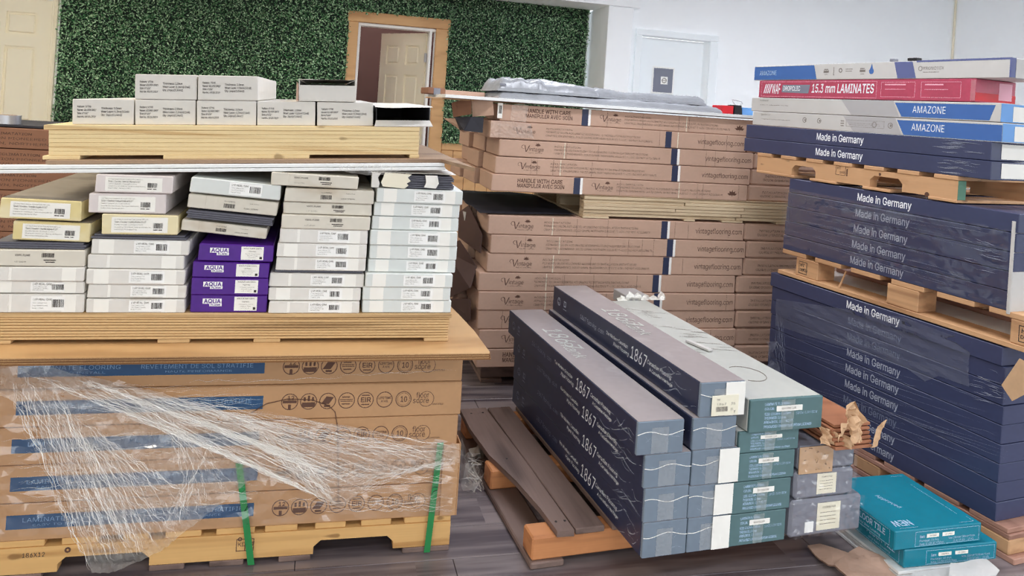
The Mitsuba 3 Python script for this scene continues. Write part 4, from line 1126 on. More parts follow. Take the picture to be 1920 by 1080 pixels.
# shaded gap over lower cartons painted as dark sheet; torn left flaps shade-coloured
solo('gap_shade_sheet', sheet([(-0.03, 0.02), (xp - 0.02, 0.04), (xp - 0.02, 0.9), (-0.05, 0.95)], 0.03,
     lambda x, y: np.stack([x, y, zl + 0.004 + 0.012 * meshkit.noise(np.stack([x * 6, y * 9, x * 0], 1), 4)], 1)), 'm_gap_dark', B, 'dark sheet painting the gap shade over the lower half of the brown cartons', 'shade sheet')
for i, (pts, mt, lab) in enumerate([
        ([(845, 470, .5), (872, 450, .3), (905, 500, .1), (893, 540, .02), (850, 560, .5)], 'm_flap_shade', 'shade-painted card flap hanging at the left end of the lower brown cartons, middle'),
        ([(868, 400, .55), (890, 385, .35), (915, 440, .05), (912, 475, .05), (870, 445, .5)], 'm_flap_shade', 'shade-painted card flap hanging at the left end of the lower brown cartons, top'),
        ([(853, 560, .5), (893, 560, .05), (893, 600, .05), (860, 610, .5)], 'm_flap_shade', 'shade-painted card flap hanging at the left end of the lower brown cartons, bottom')]):
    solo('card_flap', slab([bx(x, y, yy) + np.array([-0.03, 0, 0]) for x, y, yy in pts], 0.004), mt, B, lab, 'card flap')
w0 = bx(866, 402, 0.4)
solo('paper_tag', slab([w0 + [0, 0, 0.02], w0 + [0.025, 0, 0.015], w0 + [0.04, -0.002, -0.035], w0 + [0.012, -0.002, -0.03]], 0.002), 'm_paper', B.at(0, -0.02), 'small white paper tag at the left end of the brown cartons', 'tag')
# open flaps of the two uppermost cartons, left; the dark pair paints shade
zt1 = zu0 + 4 * RHu
for nm, pts, mt, lab in [
        ('card_flap', [(847, 193, .14), (883, 182, .05), (884, 214, .05), (850, 220, .14)], 'm_dark_brown_card', 'brown open flap of the top carton, farthest left'),
        ('card_flap', [(884, 186, .06), (924, 190, -.008), (926, 216, -.008), (886, 219, .06)], 'm_brown_card', 'brown open flap of the top carton, next to its label'),
        ('card_flap', [(832, 222, .25), (853, 222, .2), (880, 246, .1), (868, 248, .1)], 'm_brown_card', 'small brown flap sticking out under the top carton'),
        ('card_flap', [(853, 220, .12), (884, 219, .03), (870, 244, .02), (862, 243, .1)], 'm_gap_dark', 'open flap painted dark for its shaded underside, second carton from the top'),
        ('card_flap', [(884, 219, .03), (907, 220, .02), (905, 249, .02), (870, 245, .03)], 'm_gap_dark', 'dark panel painted as shade in the open end, second carton from top')]:
    solo(nm, slab([bx(*p) for p in pts], 0.004), mt, B, lab, 'card flap')
top_c = [k_ for k_ in labels if labels[k_].get('label', '').startswith(f'printed brown flooring carton, {ORD[4]} in the upper')][0]
frT = B.at(bx(938, 208)[0], -0.006, zt1)
put(top_c, 'label', front(quads2d([(-0.015, 0.012, 0.025, 0.075)])), 'm_paper', frT)
put(top_c, 'barcode', front(barcode(-0.01, 0.035, 0.016, 0.04, 5), 0, 0.0016), 'm_ink', frT)
put(top_c, 'clear_tape', sheet([(0.05, 0.004), (0.13, 0.0), (0.14, 0.085), (0.09, 0.09), (0.055, 0.08)], 0.008, lambda x, z: np.stack([x, -0.002 - 0.008 * meshkit.noise(np.stack([x * 120, z * 120, x * 0], 1)), z], 1)), 'm_film_haze', frT)
frT2 = B.at(bx(919, 238)[0], -0.006, zu0 + 3 * RHu)
sec = [k_ for k_ in labels if labels[k_].get('label', '').startswith(f'printed brown flooring carton, {ORD[3]} in the upper')][0]
put(sec, 'clear_tape', sheet([(0.0, 0.004), (0.22, 0.01), (0.2, 0.08), (0.1, 0.088), (0.0, 0.085)], 0.008, lambda x, z: np.stack([x, -0.002 - 0.01 * meshkit.noise(np.stack([x * 110, z * 110, x * 0], 1)), z], 1)), 'm_film_haze', frT2)

# top of pile B: boards, bubble wrap, small things
zt = zu1
wb0, wb1 = bx(834, 186, -0.02)[0], 1.75
solo('white_board', cbox(wb0, wb1, -0.03, 0.75, zt + 0.008, zt + 0.024, 0.001), 'm_panel_edge', B, 'white board lying across the top of the brown carton pile', 'board')
solo('kraft_strip', cbox(bx(803, 186, 0.1)[0], bx(870, 186, 0.1)[0] + 0.3, 0.05, 0.22, zt + 0.0005, zt + 0.007, 0.001), 'm_kraft', B, 'thin kraft card sticking out left under the white board', 'card')
z2 = zt + 0.0245
bxs0 = bx(933, 170, 0.02)[0]
xk0, xk1 = bx(800, 170, 0.35)[0], bx(935, 170, 0.35)[0]
k = thing('flat_carton', 'flat brown carton on the white board left of the bubble wrap', 'carton')
put(k, 'body', cbox(xk0 + 0.0905, bxs0 - 0.004, 0.3, 0.6, z2, z2 + 0.026, 0.002), 'm_brown_card', B)
put(k, 'end_wrap', cbox(xk0, xk0 + 0.09, 0.298, 0.602, z2, z2 + 0.034, 0.003), 'm_dark_brown_card', B)
put(k, 'end_tape', front(quads2d([(xk0 + 0.03, z2 - 0.005, 0.035, 0.036)]), 0.298), 'm_grey_wrap', B)
# wrapped panels
prof = [(933, 168), (938, 150), (950, 145), (1000, 147), (1060, 155), (1110, 164), (1180, 175), (1300, 181), (1350, 187)]
bxs = [bx(x, 170, 0.02)[0] for x, _ in prof]
bhs = [max(0.012, bx(x, y, 0.02)[2] - z2) for x, y in prof]


def bub(y0, y1, zlo, hi, x0, x1, seed, step=0.009):
    """A padded slab wrapped in bubble film, lying on z = zlo."""
    def bot(x, y): return np.full_like(x, zlo)

    def top_(x, y):
        e = np.clip(np.minimum(np.minimum(x - x0, x1 - x), np.minimum(y - y0, y1 - y)) / 0.03, 0, 1) ** 0.5
        hgt = hi(x) * (0.25 + 0.75 * e)
        cr = meshkit.noise(np.stack([x * 22, y * 22, x * 0], 1), seed) * 0.5 + meshkit.noise(np.stack([x * 7 + y * 30, y * 7, x * 0], 1), seed + 1) * 0.5
        return zlo + hgt * (0.88 + 0.5 * (cr - 0.5)) + 0.003 * np.sin(x * 330) * np.sin(y * 330)
    o = [(x0, y0), (x1, y0), (x1, y1), (x0, y1)]
    t = sheet(o, step, lambda x, y: np.stack([x, y, top_(x, y)], 1))
    ring = [(x0 + (x1 - x0) * i / 60, y0) for i in range(60)] + [(x1, y0 + (y1 - y0) * i / 20) for i in range(20)] + [(x1 - (x1 - x0) * i / 60, y1) for i in range(60)] + [(x0, y1 - (y1 - y0) * i / 20) for i in range(20)]
    r = np.array(ring); n_ = len(r)
    tz_ = top_(r[:, 0], r[:, 1])
    v = np.vstack([np.c_[r, tz_], np.c_[r, np.full(n_, zlo)]]); q = np.arange(n_); q2 = (q + 1) % n_
    s = trimesh.Trimesh(v, np.vstack([np.stack([q, q + n_, q2 + n_], 1), np.stack([q, q2 + n_, q2], 1)]), process=False)
    return cat([t, s])


k = thing('bubble_wrapped_panel', 'flat panel in bubble wrap, the lower one on the white board', 'wrapped panel')
put(k, 'bubble_wrap', bub(0.0, 0.42, z2, lambda x: np.full_like(x, 0.036), bxs[0] + 0.005, bx(1352, 195, 0.02)[0], 3), 'm_bubble', B, smooth=True)
k = thing('bubble_wrapped_panel', 'bulky bubble wrapped panel on top of the other one, left', 'wrapped panel')
hi = lambda x: np.interp(x, bxs, bhs)
put(k, 'bubble_wrap', bub(0.02, 0.45, z2 + 0.036, lambda x: np.maximum(hi(x) - 0.032, 0.012), bxs[0], bx(1125, 175, 0.02)[0], 9), 'm_bubble', B, smooth=True)
put(k, 'end_label', front(quads2d([(bxs[0] + 0.01, z2 + 0.062, 0.03, 0.01)]), 0.018), 'm_grey_wrap', B)
k = thing('bubble_wrapped_panel', 'thin bubble wrapped panel on top of the lower one, right', 'wrapped panel')
put(k, 'bubble_wrap', bub(0.05, 0.40, z2 + 0.036, lambda x: np.maximum(hi(x) - 0.032, 0.018), bx(1115, 175, 0.02)[0], bx(1330, 185, 0.02)[0], 15), 'm_bubble', B, smooth=True)
# red and black binder clip block, light blue box
r0, r1 = bx(1353, 215, 0.05), bx(1376, 200, 0.05)
k = thing('small_box', 'small red box at the right end of the white board', 'box')
put(k, 'body', cbox(r0[0], r1[0], 0.05, 0.16, z2, z2 + 0.044, 0.003), 'm_red', B)
k = thing('binder_clip', 'black clip with wire handles beside the small red box', 'clip')
c0_ = r1[0] + 0.003
put(k, 'body', prism([(c0_, z2), (c0_ + 0.05, z2), (c0_ + 0.042, z2 + 0.05), (c0_ + 0.006, z2 + 0.05)], 0.05, 0.13), 'm_black', B)
put(k, 'wire', tube([[c0_ + 0.005, 0.05, z2 + 0.05], [c0_ - 0.01, 0.05, z2 + 0.065], [c0_ - 0.018, 0.05, z2 + 0.078], [c0_ + 0.01, 0.05, z2 + 0.075], [c0_ + 0.04, 0.05, z2 + 0.07], [c0_ + 0.048, 0.05, z2 + 0.06], [c0_ + 0.035, 0.05, z2 + 0.055]], 0.0022, 6), 'm_tape_grey', B)
solo('small_box', cbox(c0_ + 0.054, c0_ + 0.12, 0.06, 0.18, z2, z2 + 0.04, 0.002), 'm_blue_light', B, 'small pale blue box behind the black clip', 'box')

# ================================================================== pile C: slate boxes on the weathered pallet
C = frame(0.467, 2.25, 0, 18.3)
cx = lambda px, py, y=0.0: C.hit(px, py, y)
CZ = 0.112
k = thing('wooden_pallet', 'weathered brown pallet with orange stringers under the slate grey boxes', 'pallet')
xe = 0.76
s0, s1 = cx(1003, 1020, 0.18)[0], cx(1549, 1010, 0.10)[0]
for i, (y, x0) in enumerate(((0.20, s0), (0.64, s0 + 0.0), (1.06, s0 + 0.02))):
    put(k, 'stringer', cbox(x0, s1, y, y + 0.085, 0.021, CZ - 0.02, 0.005), 'm_orange_wood', C, label='orange brown stringer')
db = [(s0 + 0.015, 0.115), (s0 + 0.136, 0.10), (s0 + 0.262, 0.12), (s0 + 0.40, 0.12), (s0 + 0.54, 0.12), (s0 + 0.68, 0.12), (s0 + 0.82, 0.12)]
for i, (x, w) in enumerate(db):
    if i == 0:
        pts = [(x, 1.15), (x - 0.01, 0.95), (x + 0.0, 0.72), (x + 0.035, 0.52), (x + 0.055, 0.33), (x + 0.06, 0.19), (x + 0.115, 0.185), (x + 0.118, 0.6), (x + 0.112, 1.15)]
        m = trimesh.creation.extrude_polygon(Polygon(pts).buffer(0), 0.0195, engine='earcut'); m.apply_translation([0, 0, CZ - 0.0198])
        put(k, 'deck_board', m, 'm_old_board', C)
    else: put(k, 'deck_board', cbox(x, min(x + w, s1), 0.19, 1.15, CZ - 0.0198, CZ - 0.0004, 0.003, 0.001), 'm_old_board', C)
for x in (s0 - 0.005, s0 + 0.42, s1 - 0.12): put(k, 'bottom_board', cbox(x, x + 0.11, 0.19, 1.16, 0, 0.0205, 0.004), 'm_old_board', C)
for x, y in ((s0 + 0.09, 0.24), (s0 + 0.12, 0.24), (s0 + 0.05, 1.1), (s0 + 0.10, 1.1), (s0 + 0.07, 0.68)): put(k, 'nail', trimesh.creation.cylinder(0.004, 0.002, sections=10), 'm_ink', C.at(x, y, CZ + 0.0003))

LB = 1.2


def slate_print(w_, h_):
    L_ = LB
    return cat([mv(txt('1867', h_ * 0.42, shear=0.16, sx=0.8), L_ * 0.62, h_ * 0.30), mv(txt('Canadian Flooring', h_ * 0.13, shear=0.16), L_ * 0.725, h_ * 0.5), mv(txt('A Canadian Heritage', h_ * 0.11, shear=0.16), L_ * 0.74, h_ * 0.3),
                mv(txt('The Modern Canadian', h_ * 0.12, shear=0.16), L_ * 0.455, h_ * 0.52), mv(txt('Plank Flooring', h_ * 0.13, shear=0.16), L_ * 0.51, h_ * 0.3)])


def slate_print_dim(w_, h_):
    ms = [mv(txt('1867 flooring . com', h_ * 0.17, shear=0.16), LB * 0.25, h_ * 0.42)]
    for cx_ in (0.06,): ms += [ring2d(LB * cx_, h_ * 0.5, h_ * 0.13, h_ * 0.17), ring2d(LB * cx_, h_ * 0.6, h_ * 0.03, h_ * 0.06), ring2d(LB * cx_, h_ * 0.42, h_ * 0.03, h_ * 0.06)]
    ms += [frame2d(LB * 0.105, h_ * 0.42, h_ * 0.24, h_ * 0.24, h_ * 0.06), quads2d([(LB * 0.1, h_ * 0.3, h_ * 0.34, h_ * 0.03)])]
    return cat(ms)


def slate_box(x0, w_, z, h_, yf, lab, L=LB, bright=True, toptxt=False, tape=True, group='slate grey flooring boxes'):
    k = thing('slate_flooring_box', lab, 'box', group)
    fr = C.at(x0, yf, z)
    b = 0.0025
    put(k, 'body', cbox(0, w_, 0.012, L, 0, h_ - 0.002, b), 'm_navy_dark', fr)
    put(k, 'end', cbox(0.0005, w_ - 0.0005, 0, 0.0119, 0.0, h_ - 0.002, 0.002), 'm_slate', fr, label='slate grey end')
    put(k, 'top_face', cbox(0.002, w_ - 0.002, 0.003, L - 0.002, h_ - 0.0019, h_ - 0.0006, 0.0004), 'm_taupe_top', fr, label='taupe grey top')  # top face in taupe grey, lighter than the navy sides
    put(k, 'lettering', side(slate_print(w_, h_)), 'm_ink_white' if bright else 'm_ink_grey', fr.at(0, L, 0))
    put(k, 'small_print', side(slate_print_dim(w_, h_)), 'm_ink_dim' if not toptxt else 'm_ink_grey', fr.at(0, L, 0))
    if tape: put(k, 'clear_tape', sheet([(w_ * 0.3, 0.004), (w_ * 0.66, 0.004), (w_ * 0.66, h_ * 0.8), (w_ * 0.3, h_ * 0.8)], 0.007, lambda x, zz: np.stack([x, -0.0012 - 0.003 * meshkit.noise(np.stack([x * 160, zz * 160, x * 0], 1)), zz], 1)), 'm_film_haze', fr)
    # wavy edge of the shrink film across the end
    xs_ = np.linspace(0, w_, 16)
    put(k, 'film_edge', tube(np.stack([xs_, np.full(16, -0.002), h_ * 0.62 + 0.006 * np.sin(xs_ * 50 + z * 90)], 1), 0.0011, 5), 'm_film_strand', fr)
    cr_ = []
    for q in range(9):
        y0_, z0_ = rng.uniform(0.01, 0.16), rng.uniform(0.15, 0.8) * h_
        l_ = rng.uniform(0.04, 0.16)
        s_ = np.linspace(0, 1, 9)
        cr_.append(ribbon(np.stack([np.full(9, -0.0012) - 0.0015 * np.sin(s_ * 9 + q), y0_ + l_ * s_, z0_ + (0.012 * np.sin(s_ * 4 + q) - 0.01 * s_)], 1), rng.uniform(0.0006, 0.002), [0, 0, 1]))
    for q in range(7):
        x0_, z0_ = rng.uniform(0.02, w_ - 0.03), rng.uniform(0.1, 0.7) * h_
        s_ = np.linspace(0, 1, 7)
        cr_.append(ribbon(np.stack([x0_ + 0.02 * s_, np.full(7, -0.0014), z0_ + rng.uniform(-0.02, 0.02) * s_], 1), rng.uniform(0.0005, 0.0016), [0, 0, 1]))
    put(k, 'film_crease', cat(cr_), 'm_film_dull2', fr, kind='stuff')  # glare on the film painted in as pale ribbons along creases
    return k, fr


zc = [CZ + 0.0005, CZ + 0.105, CZ + 0.206, CZ + 0.304, CZ + 0.403]
rows1 = [(1205, 1287), (1208, 1290), (1208, 1295), (1195, 1282)]
for i, (a, b) in enumerate(rows1):
    ym = [1010, 944, 880, 818][i]
    x0, x1 = cx(a, ym)[0], cx(b, ym)[0]
    k, fr = slate_box(x0, x1 - x0, zc[i], zc[i + 1] - zc[i], 0.0, f"slate grey box with navy side, {ORD[i]} in the weathered pallet's left column", bright=True)
    if i == 3:
        put(k, 'top_print', top(cat([txt('1867', 0.075, shear=0.15, sx=1.0), mv(txt('Plank', 0.05, shear=0.15), 0.19, 0.0)]), 0.0).apply_transform(trimesh.transformations.rotation_matrix(math.radians(-90), [0, 0, 1])).apply_translation([0.04, 0.92, zc[4] - zc[3]]), 'm_pale_top', fr)
# second column
rows2 = [(1289, 1365, 998), (1291, 1371, 935), (1297, 1382, 874), (1299, 1380, 811), (1313, 1396, 747)]
z2s = [CZ + 0.0005] + [float((cx(a, y0)[2] + cx(b, y0)[2]) / 2) for a, b, y0 in ((1291, 1371, 967), (1297, 1382, 907), (1299, 1380, 841), (1313, 1396, 780))] + [0.619]
for i, (a, b, ym) in enumerate(rows2):
    x0, x1 = cx(a, ym)[0], cx(b, ym)[0]
    k, fr = slate_box(x0, x1 - x0, z2s[i], z2s[i + 1] - z2s[i], 0.0, f"slate grey box, {ORD[i]} in the weathered pallet's second column" + ['', '', '', '', ', with a price label'][i], bright=True, toptxt=(i == 4))
    w_, h_ = x1 - x0, z2s[i + 1] - z2s[i]
    if i < 3: put(k, 'paper', cbox(w_ * 0.58, w_ * 1.02, -0.0045, -0.003, 0.002, h_ - 0.002, 0.0005), 'm_paper', fr, label='white paper strip')
    if i == 4:
        put(k, 'paper', cbox(w_ * 0.55, w_ * 0.99, -0.0045, -0.003, h_ * 0.02, h_ * 0.98, 0.0005), 'm_paper', fr, label='white paper strip')
        pl_ = put(k, 'price_label', cbox(w_ * 0.24, w_ * 0.84, -0.0065, -0.005, h_ * 0.04, h_ * 0.62, 0.0004), 'm_paper_cream', fr, label='cream label with barcode')
        put(pl_, 'barcode', front(barcode(w_ * 0.34, h_ * 0.16, w_ * 0.26, h_ * 0.14, 4), -0.0065), 'm_ink_soft', fr)
        put(pl_, 'lettering', front(cat([fit('1867', w_ * 0.34, h_ * 0.34, w_ * 0.22, h_ * 0.06), fit('OAK', w_ * 0.34, h_ * 0.48, w_ * 0.08, h_ * 0.05), fit('35', w_ * 0.66, h_ * 0.34, w_ * 0.1, h_ * 0.07), fit('15', w_ * 0.66, h_ * 0.18, w_ * 0.06, h_ * 0.07), fit('F', w_ * 0.74, h_ * 0.1, w_ * 0.04, h_ * 0.07)]), -0.0065), 'm_ink_soft', fr)
        put(k, 'top_print', top(cat([txt('1867', 0.07, shear=0.15, sx=1.0), mv(txt('Plank', 0.05, shear=0.15), 0.18, 0.0)]), 0.0).apply_transform(trimesh.transformations.rotation_matrix(math.radians(-90), [0, 0, 1])).apply_translation([0.045, 0.82, h_]), 'm_pale_top', fr)
# teal-ended boxes
rows3 = [(1366, 1472, 985), (1371, 1481, 930), (1383, 1489, 872), (1385, 1497, 824), (1401, 1536, 773)]
z3s = [CZ + 0.0005] + [float(cx((a + b) / 2, y0)[2]) for a, b, y0 in ((1371, 1481, 959), (1383, 1489, 899), (1385, 1497, 846), (1401, 1536, 804))] + [float(cx(1468, 743)[2])]


def teal_text(w_, h_):
    ms = [fit(s, w_ * 0.19, h_ * z, w_ * wd, h_ * 0.075, bold=True) for s, z, wd in (('LAMINATE FLOORING', 0.80, 0.34), ('COLOR:', 0.66, 0.13), ('SIZE: 1210mm x 165mm', 0.50, 0.36), ('THICKNESS: 12.3mm', 0.38, 0.30), ('AREA/BOX: 15.7 SQ FT', 0.26, 0.40), ('PRODUCED UNDER EUROPEAN LICENSE', 0.12, 0.66))]
    ms.append(fit('12PCS / 1.597 SQ M', w_ * 0.62, h_ * 0.48, w_ * 0.3, h_ * 0.075))
    return cat(ms)


for i, (a, b, ym) in enumerate(rows3):
    x0, x1 = cx(a, ym)[0], cx(b, ym)[0]
    w_, h_ = x1 - x0, z3s[i + 1] - z3s[i]
    fr = C.at(x0 + 0.002, 0.001 if i < 4 else -0.012, z3s[i])
    k = thing('teal_flooring_box', f'teal ended flooring box with white print, {ORD[i]} of its column' + (', pale top' if i == 4 else ''), 'box', 'teal ended flooring boxes')
    put(k, 'body', cbox(0, w_, 0.012, 1.16, 0, h_ - 0.002, 0.0025), 'm_pale_top', fr, label='pale grey body')
    put(k, 'end', cbox(0.0005, w_ - 0.0005, 0, 0.0119, 0, h_ - 0.002, 0.002), 'm_teal_end', fr, label='teal end')
    put(k, 'lettering', front(teal_text(w_, h_)), 'm_ink_blue', fr)
    pl_ = put(k, 'label', front(quads2d([(w_ * 0.35, h_ * 0.60, w_ * 0.36, h_ * 0.17)]), 0, 0.0012), 'm_paper', fr, label='white colour label')
    put(pl_, 'lettering', front(fit('NATURAL OAK', w_ * 0.42, h_ * 0.655, w_ * 0.2, h_ * 0.06), 0, 0.0018), 'm_ink_soft', fr)
    put(k, 'clear_tape', sheet([(w_ * 0.42, 0.004), (w_ * 0.58, 0.004), (w_ * 0.60, h_ * 0.95), (w_ * 0.41, h_ * 0.95)], 0.008, lambda x, zz: np.stack([x, -0.002 - 0.003 * meshkit.noise(np.stack([x * 160, zz * 160, x * 0], 1)), zz], 1)), 'm_film_haze', fr)
    if i == 4:
        # a dark drawn loop, streaks and an offcut on the pale top
        a_ = np.linspace(-2.2, 2.0, 30)
        lx, ly, lz = cx(1395, 700)[0], 0.35, h_ + 0.0005
        c0_ = fr.R.T @ (C.R @ C.hitz(1400, 700, z3s[5]) + C.o - fr.o)
        loop = np.stack([c0_[0] + 0.06 * np.cos(a_), c0_[1] + 0.07 * np.sin(a_), np.full(30, h_ - 0.001)], 1)
        put(k, 'pen_loop', tube(loop, 0.0012, 5), 'm_ink_soft', fr)
        ms = []
        for q in range(26):
            u0 = rng.uniform(0.02, w_ * 0.8); v0 = rng.uniform(0.45, 1.05)
            ms.append(ribbon(np.stack([np.linspace(u0, u0 + 0.07, 6), v0 - np.linspace(0, 0.02, 6) + 0.004 * np.sin(np.arange(6)), np.full(6, h_ - 0.0008)], 1), 0.004, [0, 1, 0]))
        put(k, 'scuff', cat(ms), 'm_ink_soft', fr, kind='stuff')
o1, o2 = C.hitz(1306, 662, z2s[5]), C.hitz(1300, 640, z2s[5])
of = C.hitz(1310, 650, z3s[5])
solo('plank_offcut', cbox(-0.010, 0.010, -0.06, 0.06, 0, 0.008, 0.001), 'm_grey_print', C.at(of[0], of[1], z3s[5] + 0.0005, yaw=12), 'small grey plank offcut lying on the pale top of the teal box', 'plank offcut')
# silvery packet with torn paper at the far end of the teal boxes
k = thing('torn_packet', 'grey packet in torn white paper behind the far end of the top teal box', 'packet')
pf = C.hitz(1215, 570, z3s[5] + 0.01)
fr = C.at(pf[0], 1.165, z3s[5] - 0.03)
put(k, 'body', cbox(-0.05, 0.06, 0.0, 0.12, 0, 0.05, 0.003), 'm_grey_print_dark', fr)
for i in range(6):
    xx = -0.09 + i * 0.04
    put(k, 'torn_paper', sheet([(0, 0), (0.05, 0.0), (0.04, 0.03), (0.02, 0.045), (0.0, 0.02)], 0.008, lambda x, z_, xx=xx, i=i: np.stack([xx + x, -0.012 + 0.02 * meshkit.noise(np.stack([x * 60 + i * 9, z_ * 60, x * 0], 1)), 0.025 + z_ * (0.5 + 0.14 * ((i * 7) % 4))], 1)), 'm_paper', fr)
# fourth column: grey wrapped packs
rows4 = [(1475, 1616, 963), (1490, 1602, 905), (1495, 1605, 853)]
z4 = [CZ + 0.0005] + [float(cx((a + b) / 2, y0)[2]) for a, b, y0 in ((1490, 1602, 932), (1495, 1605, 879), (1495, 1605, 832))]
for i, (a, b, ym) in enumerate(rows4):
    x0, x1 = cx(a, ym)[0], cx(b, ym)[0]
    x0 = max([x0] + [cx(rows3[q][1], rows3[q][2])[0] + 0.006 for q in (min(i, 3), min(i + 1, 3))])
    w_, h_ = x1 - x0, z4[i + 1] - z4[i]
    fr = C.at(x0, 0.0, z4[i])
    k = thing('wrapped_pack', f"grey plastic wrapped pack, {ORD[i]} in the weathered pallet's rightmost column", 'pack', 'grey wrapped packs')
    put(k, 'body', cbox(0, w_, 0, 1.2, 0, h_ - 0.002, 0.009, 0.003), 'm_grey_wrap', fr)
    if i < 2:
        pl_ = put(k, 'label', cbox(w_ * 0.36, w_ * 0.68, -0.0018, -0.0003, h_ * 0.14, h_ * 0.86, 0.0004), 'm_paper_cream', fr, label='cream paper label')
        put(pl_, 'lettering', front(cat([fit('FLOORING PACK', w_ * 0.43, h_ * 0.72, w_ * 0.18, h_ * 0.05)] + [quads2d([(w_ * 0.40, h_ * (0.6 - 0.1 * q), w_ * 0.22, h_ * 0.012)]) for q in range(4)]), -0.0018), 'm_ink_soft', fr)
    if i == 0: put(k, 'tag', cbox(w_ * 0.2, w_ * 0.32, -0.0022, -0.0003, h_ * 0.12, h_ * 0.4, 0.0004), 'm_white', fr, label='small white tag')
    if i == 2: put(k, 'card', cbox(w_ * 0.0, w_ * 0.58, -0.004, -0.0008, -h_ * 0.1, h_ * 0.95, 0.0006), 'm_kraft', fr, label='torn kraft card')
    put(k, 'film', sheet([(0.0, 0.002), (w_, 0.002), (w_, h_ - 0.004), (0, h_ - 0.004)], 0.011, lambda x, zz: np.stack([x, -0.003 - 0.007 * meshkit.noise(np.stack([x * 60, zz * 90 + x * 40, x * 0], 1)), zz], 1)), 'm_film', fr)
# torn carton with plank ends on the grey packs
k = thing('torn_carton', 'torn kraft carton with reddish brown plank ends on top of the grey packs', 'carton')
a0, a1 = cx(1562, 840, -0.05)[0], cx(1638, 830, -0.05)[0]
zb = z4[3] + 0.0005
ztop = zb
for i in range(6):
    put(k, 'plank', cbox(a0 + rng.uniform(0, 0.02), a1 + rng.uniform(-0.01, 0.004), -0.05 + 0.004 * i, 1.15, zb + i * 0.0125, zb + i * 0.0125 + 0.009, 0.001), 'm_red_plank', C, label='reddish brown plank' if i == 0 else None)
a2 = max(cx(1495, 830, 0.06)[0] + 0.03, cx(1536, 773)[0] + 0.008)
for i in range(7):
    put(k, 'plank', cbox(a2 + rng.uniform(0, 0.01), a0 + 0.05, 0.09 + rng.uniform(0, 0.03), 1.15, zb + 0.002 + i * 0.0125, zb + 0.002 + i * 0.0125 + 0.009, 0.001), 'm_red_plank', C)


def crumple(poly, o, e1, e2, e3, amp, sc, seed, step=0.01):
    o, e1, e2, e3 = (np.array(v, float) for v in (o, e1, e2, e3))

    def fn(a, b):
        n_ = meshkit.noise(np.stack([a * sc, b * sc * 0.3, a * 0], 1), seed) - 0.5 + 0.5 * (meshkit.noise(np.stack([a * sc * 2.5, b * sc * 2.5, a * 0], 1), seed + 3) - 0.5)
        return o + a[:, None] * e1 + b[:, None] * e2 + (amp * n_)[:, None] * e3
    return sheet(poly, step, fn)


zt5 = zb + 0.08
put(k, 'torn_card', crumple([(0, 0), (0.05, -0.01), (0.07, 0.05), (0.055, 0.1), (0.01, 0.08)], [a0 + 0.03, -0.075, zb + 0.04], [1, 0.1, 0.1], [0.1, 0.3, 0.95], [0, 1, 0], 0.05, 55, 3), 'm_kraft', C)
put(k, 'torn_card', crumple([(0, 0), (0.06, 0.02), (0.085, 0.05), (0.07, 0.07), (0.02, 0.05)], [a0 - 0.02, -0.085, zb + 0.045], [1, 0.1, 0.2], [0.3, 0.3, 0.8], [0, 1, 0.2], 0.035, 60, 7), 'm_kraft', C)
put(k, 'torn_card', crumple([(0, 0), (0.03, 0), (0.045, 0.09), (0.015, 0.08)], [a1 - 0.02, -0.06, zb + 0.005], [1, 0.2, 0.1], [0.35, 0.1, 0.8], [0.3, 1, 0], 0.02, 50, 13), 'm_kraft', C)
put(k, 'torn_card', crumple([(0, 0), (0.12, 0.0), (0.13, 0.04), (0.03, 0.06)], [a2 - 0.03, -0.03, zb + 0.02], [0.95, -0.2, -0.12], [-0.2, 0.25, 0.8], [0, 1, 0], 0.03, 70, 19), 'm_kraft', C)

# ================================================================== pile D: navy laminate stacks at the right
D = frame(1.744, 2.567, 0, -68)
dx = lambda px, py, y=0.0: D.hit(px, py, y)
k = thing('wooden_pallet', 'reddish brown pallet on the floor under the tall navy stack', 'pallet')
DW = 0.82
for y in (0.0, 0.36, 0.72):
    for x in (-1.22, -0.66, -0.13): put(k, 'block', cbox(x, x + 0.13, y, y + 0.1, 0.022, 0.072, 0.004), 'm_pallet_wood', D)
    put(k, 'bottom_board', cbox(-1.24, 0.02, y, y + 0.1, 0, 0.0215, 0.003), 'm_pallet_red', D)
    put(k, 'top_rail', cbox(-1.24, 0.0, y, y + 0.1, 0.0725, 0.0905, 0.003), 'm_pallet_red', D)
for i in range(7): put(k, 'deck_board', cbox(-1.24 + i * 0.182, -1.24 + i * 0.182 + 0.14, 0, DW, 0.091, 0.1075, 0.002), 'm_pallet_red', D)
DZ0, DZ1, DZ2, DZ3, DZ4 = 0.108, 0.698, 0.822, 1.157, 1.256


def german(w=0.31, h=0.026):
    return P(front(fit('Made in Germany', 0, 0, w, h, bold=True)), 'm_ink_grey')


gtx = P(front(fit('Made in Germany', 0, 0, 0.268, 0.030, bold=True)), 'm_ink_grey')
gtw = P(front(fit('Made in Germany', 0, 0, 0.268, 0.030, bold=True)), 'm_ink_white')
gth = P(front(fit('Made in Germany', 0, 0, 0.268, 0.030, bold=True)), 'm_ink_dim')
n9 = 9
hh = (DZ1 - DZ0) / n9
X0, X1 = -1.20, -0.05
for i in range(n9):
    k = thing('navy_laminate_box', f'navy laminate box with pale lettering, {ORD[i]} in the lower navy stack', 'box', 'navy laminate boxes of the lower stack')
    fr = D.at(X0 - (0.012 if i == 8 else 0) + rng.uniform(-0.003, 0.003), (-0.006 if i == 8 else 0.0), DZ0 + i * hh)
    put(k, 'body', cbox(0, X1 - X0, 0, 0.2, 0, hh - 0.0012, 0.002, 0.001), 'm_navy', fr)
    tx = dx(1588, 640)[0] - X0
    put(k, 'lettering', gtw if i == 8 else (gtx if i in (3, 4, 5, 1, 0) else gth), fr=fr.at(tx, 0, 0.019))
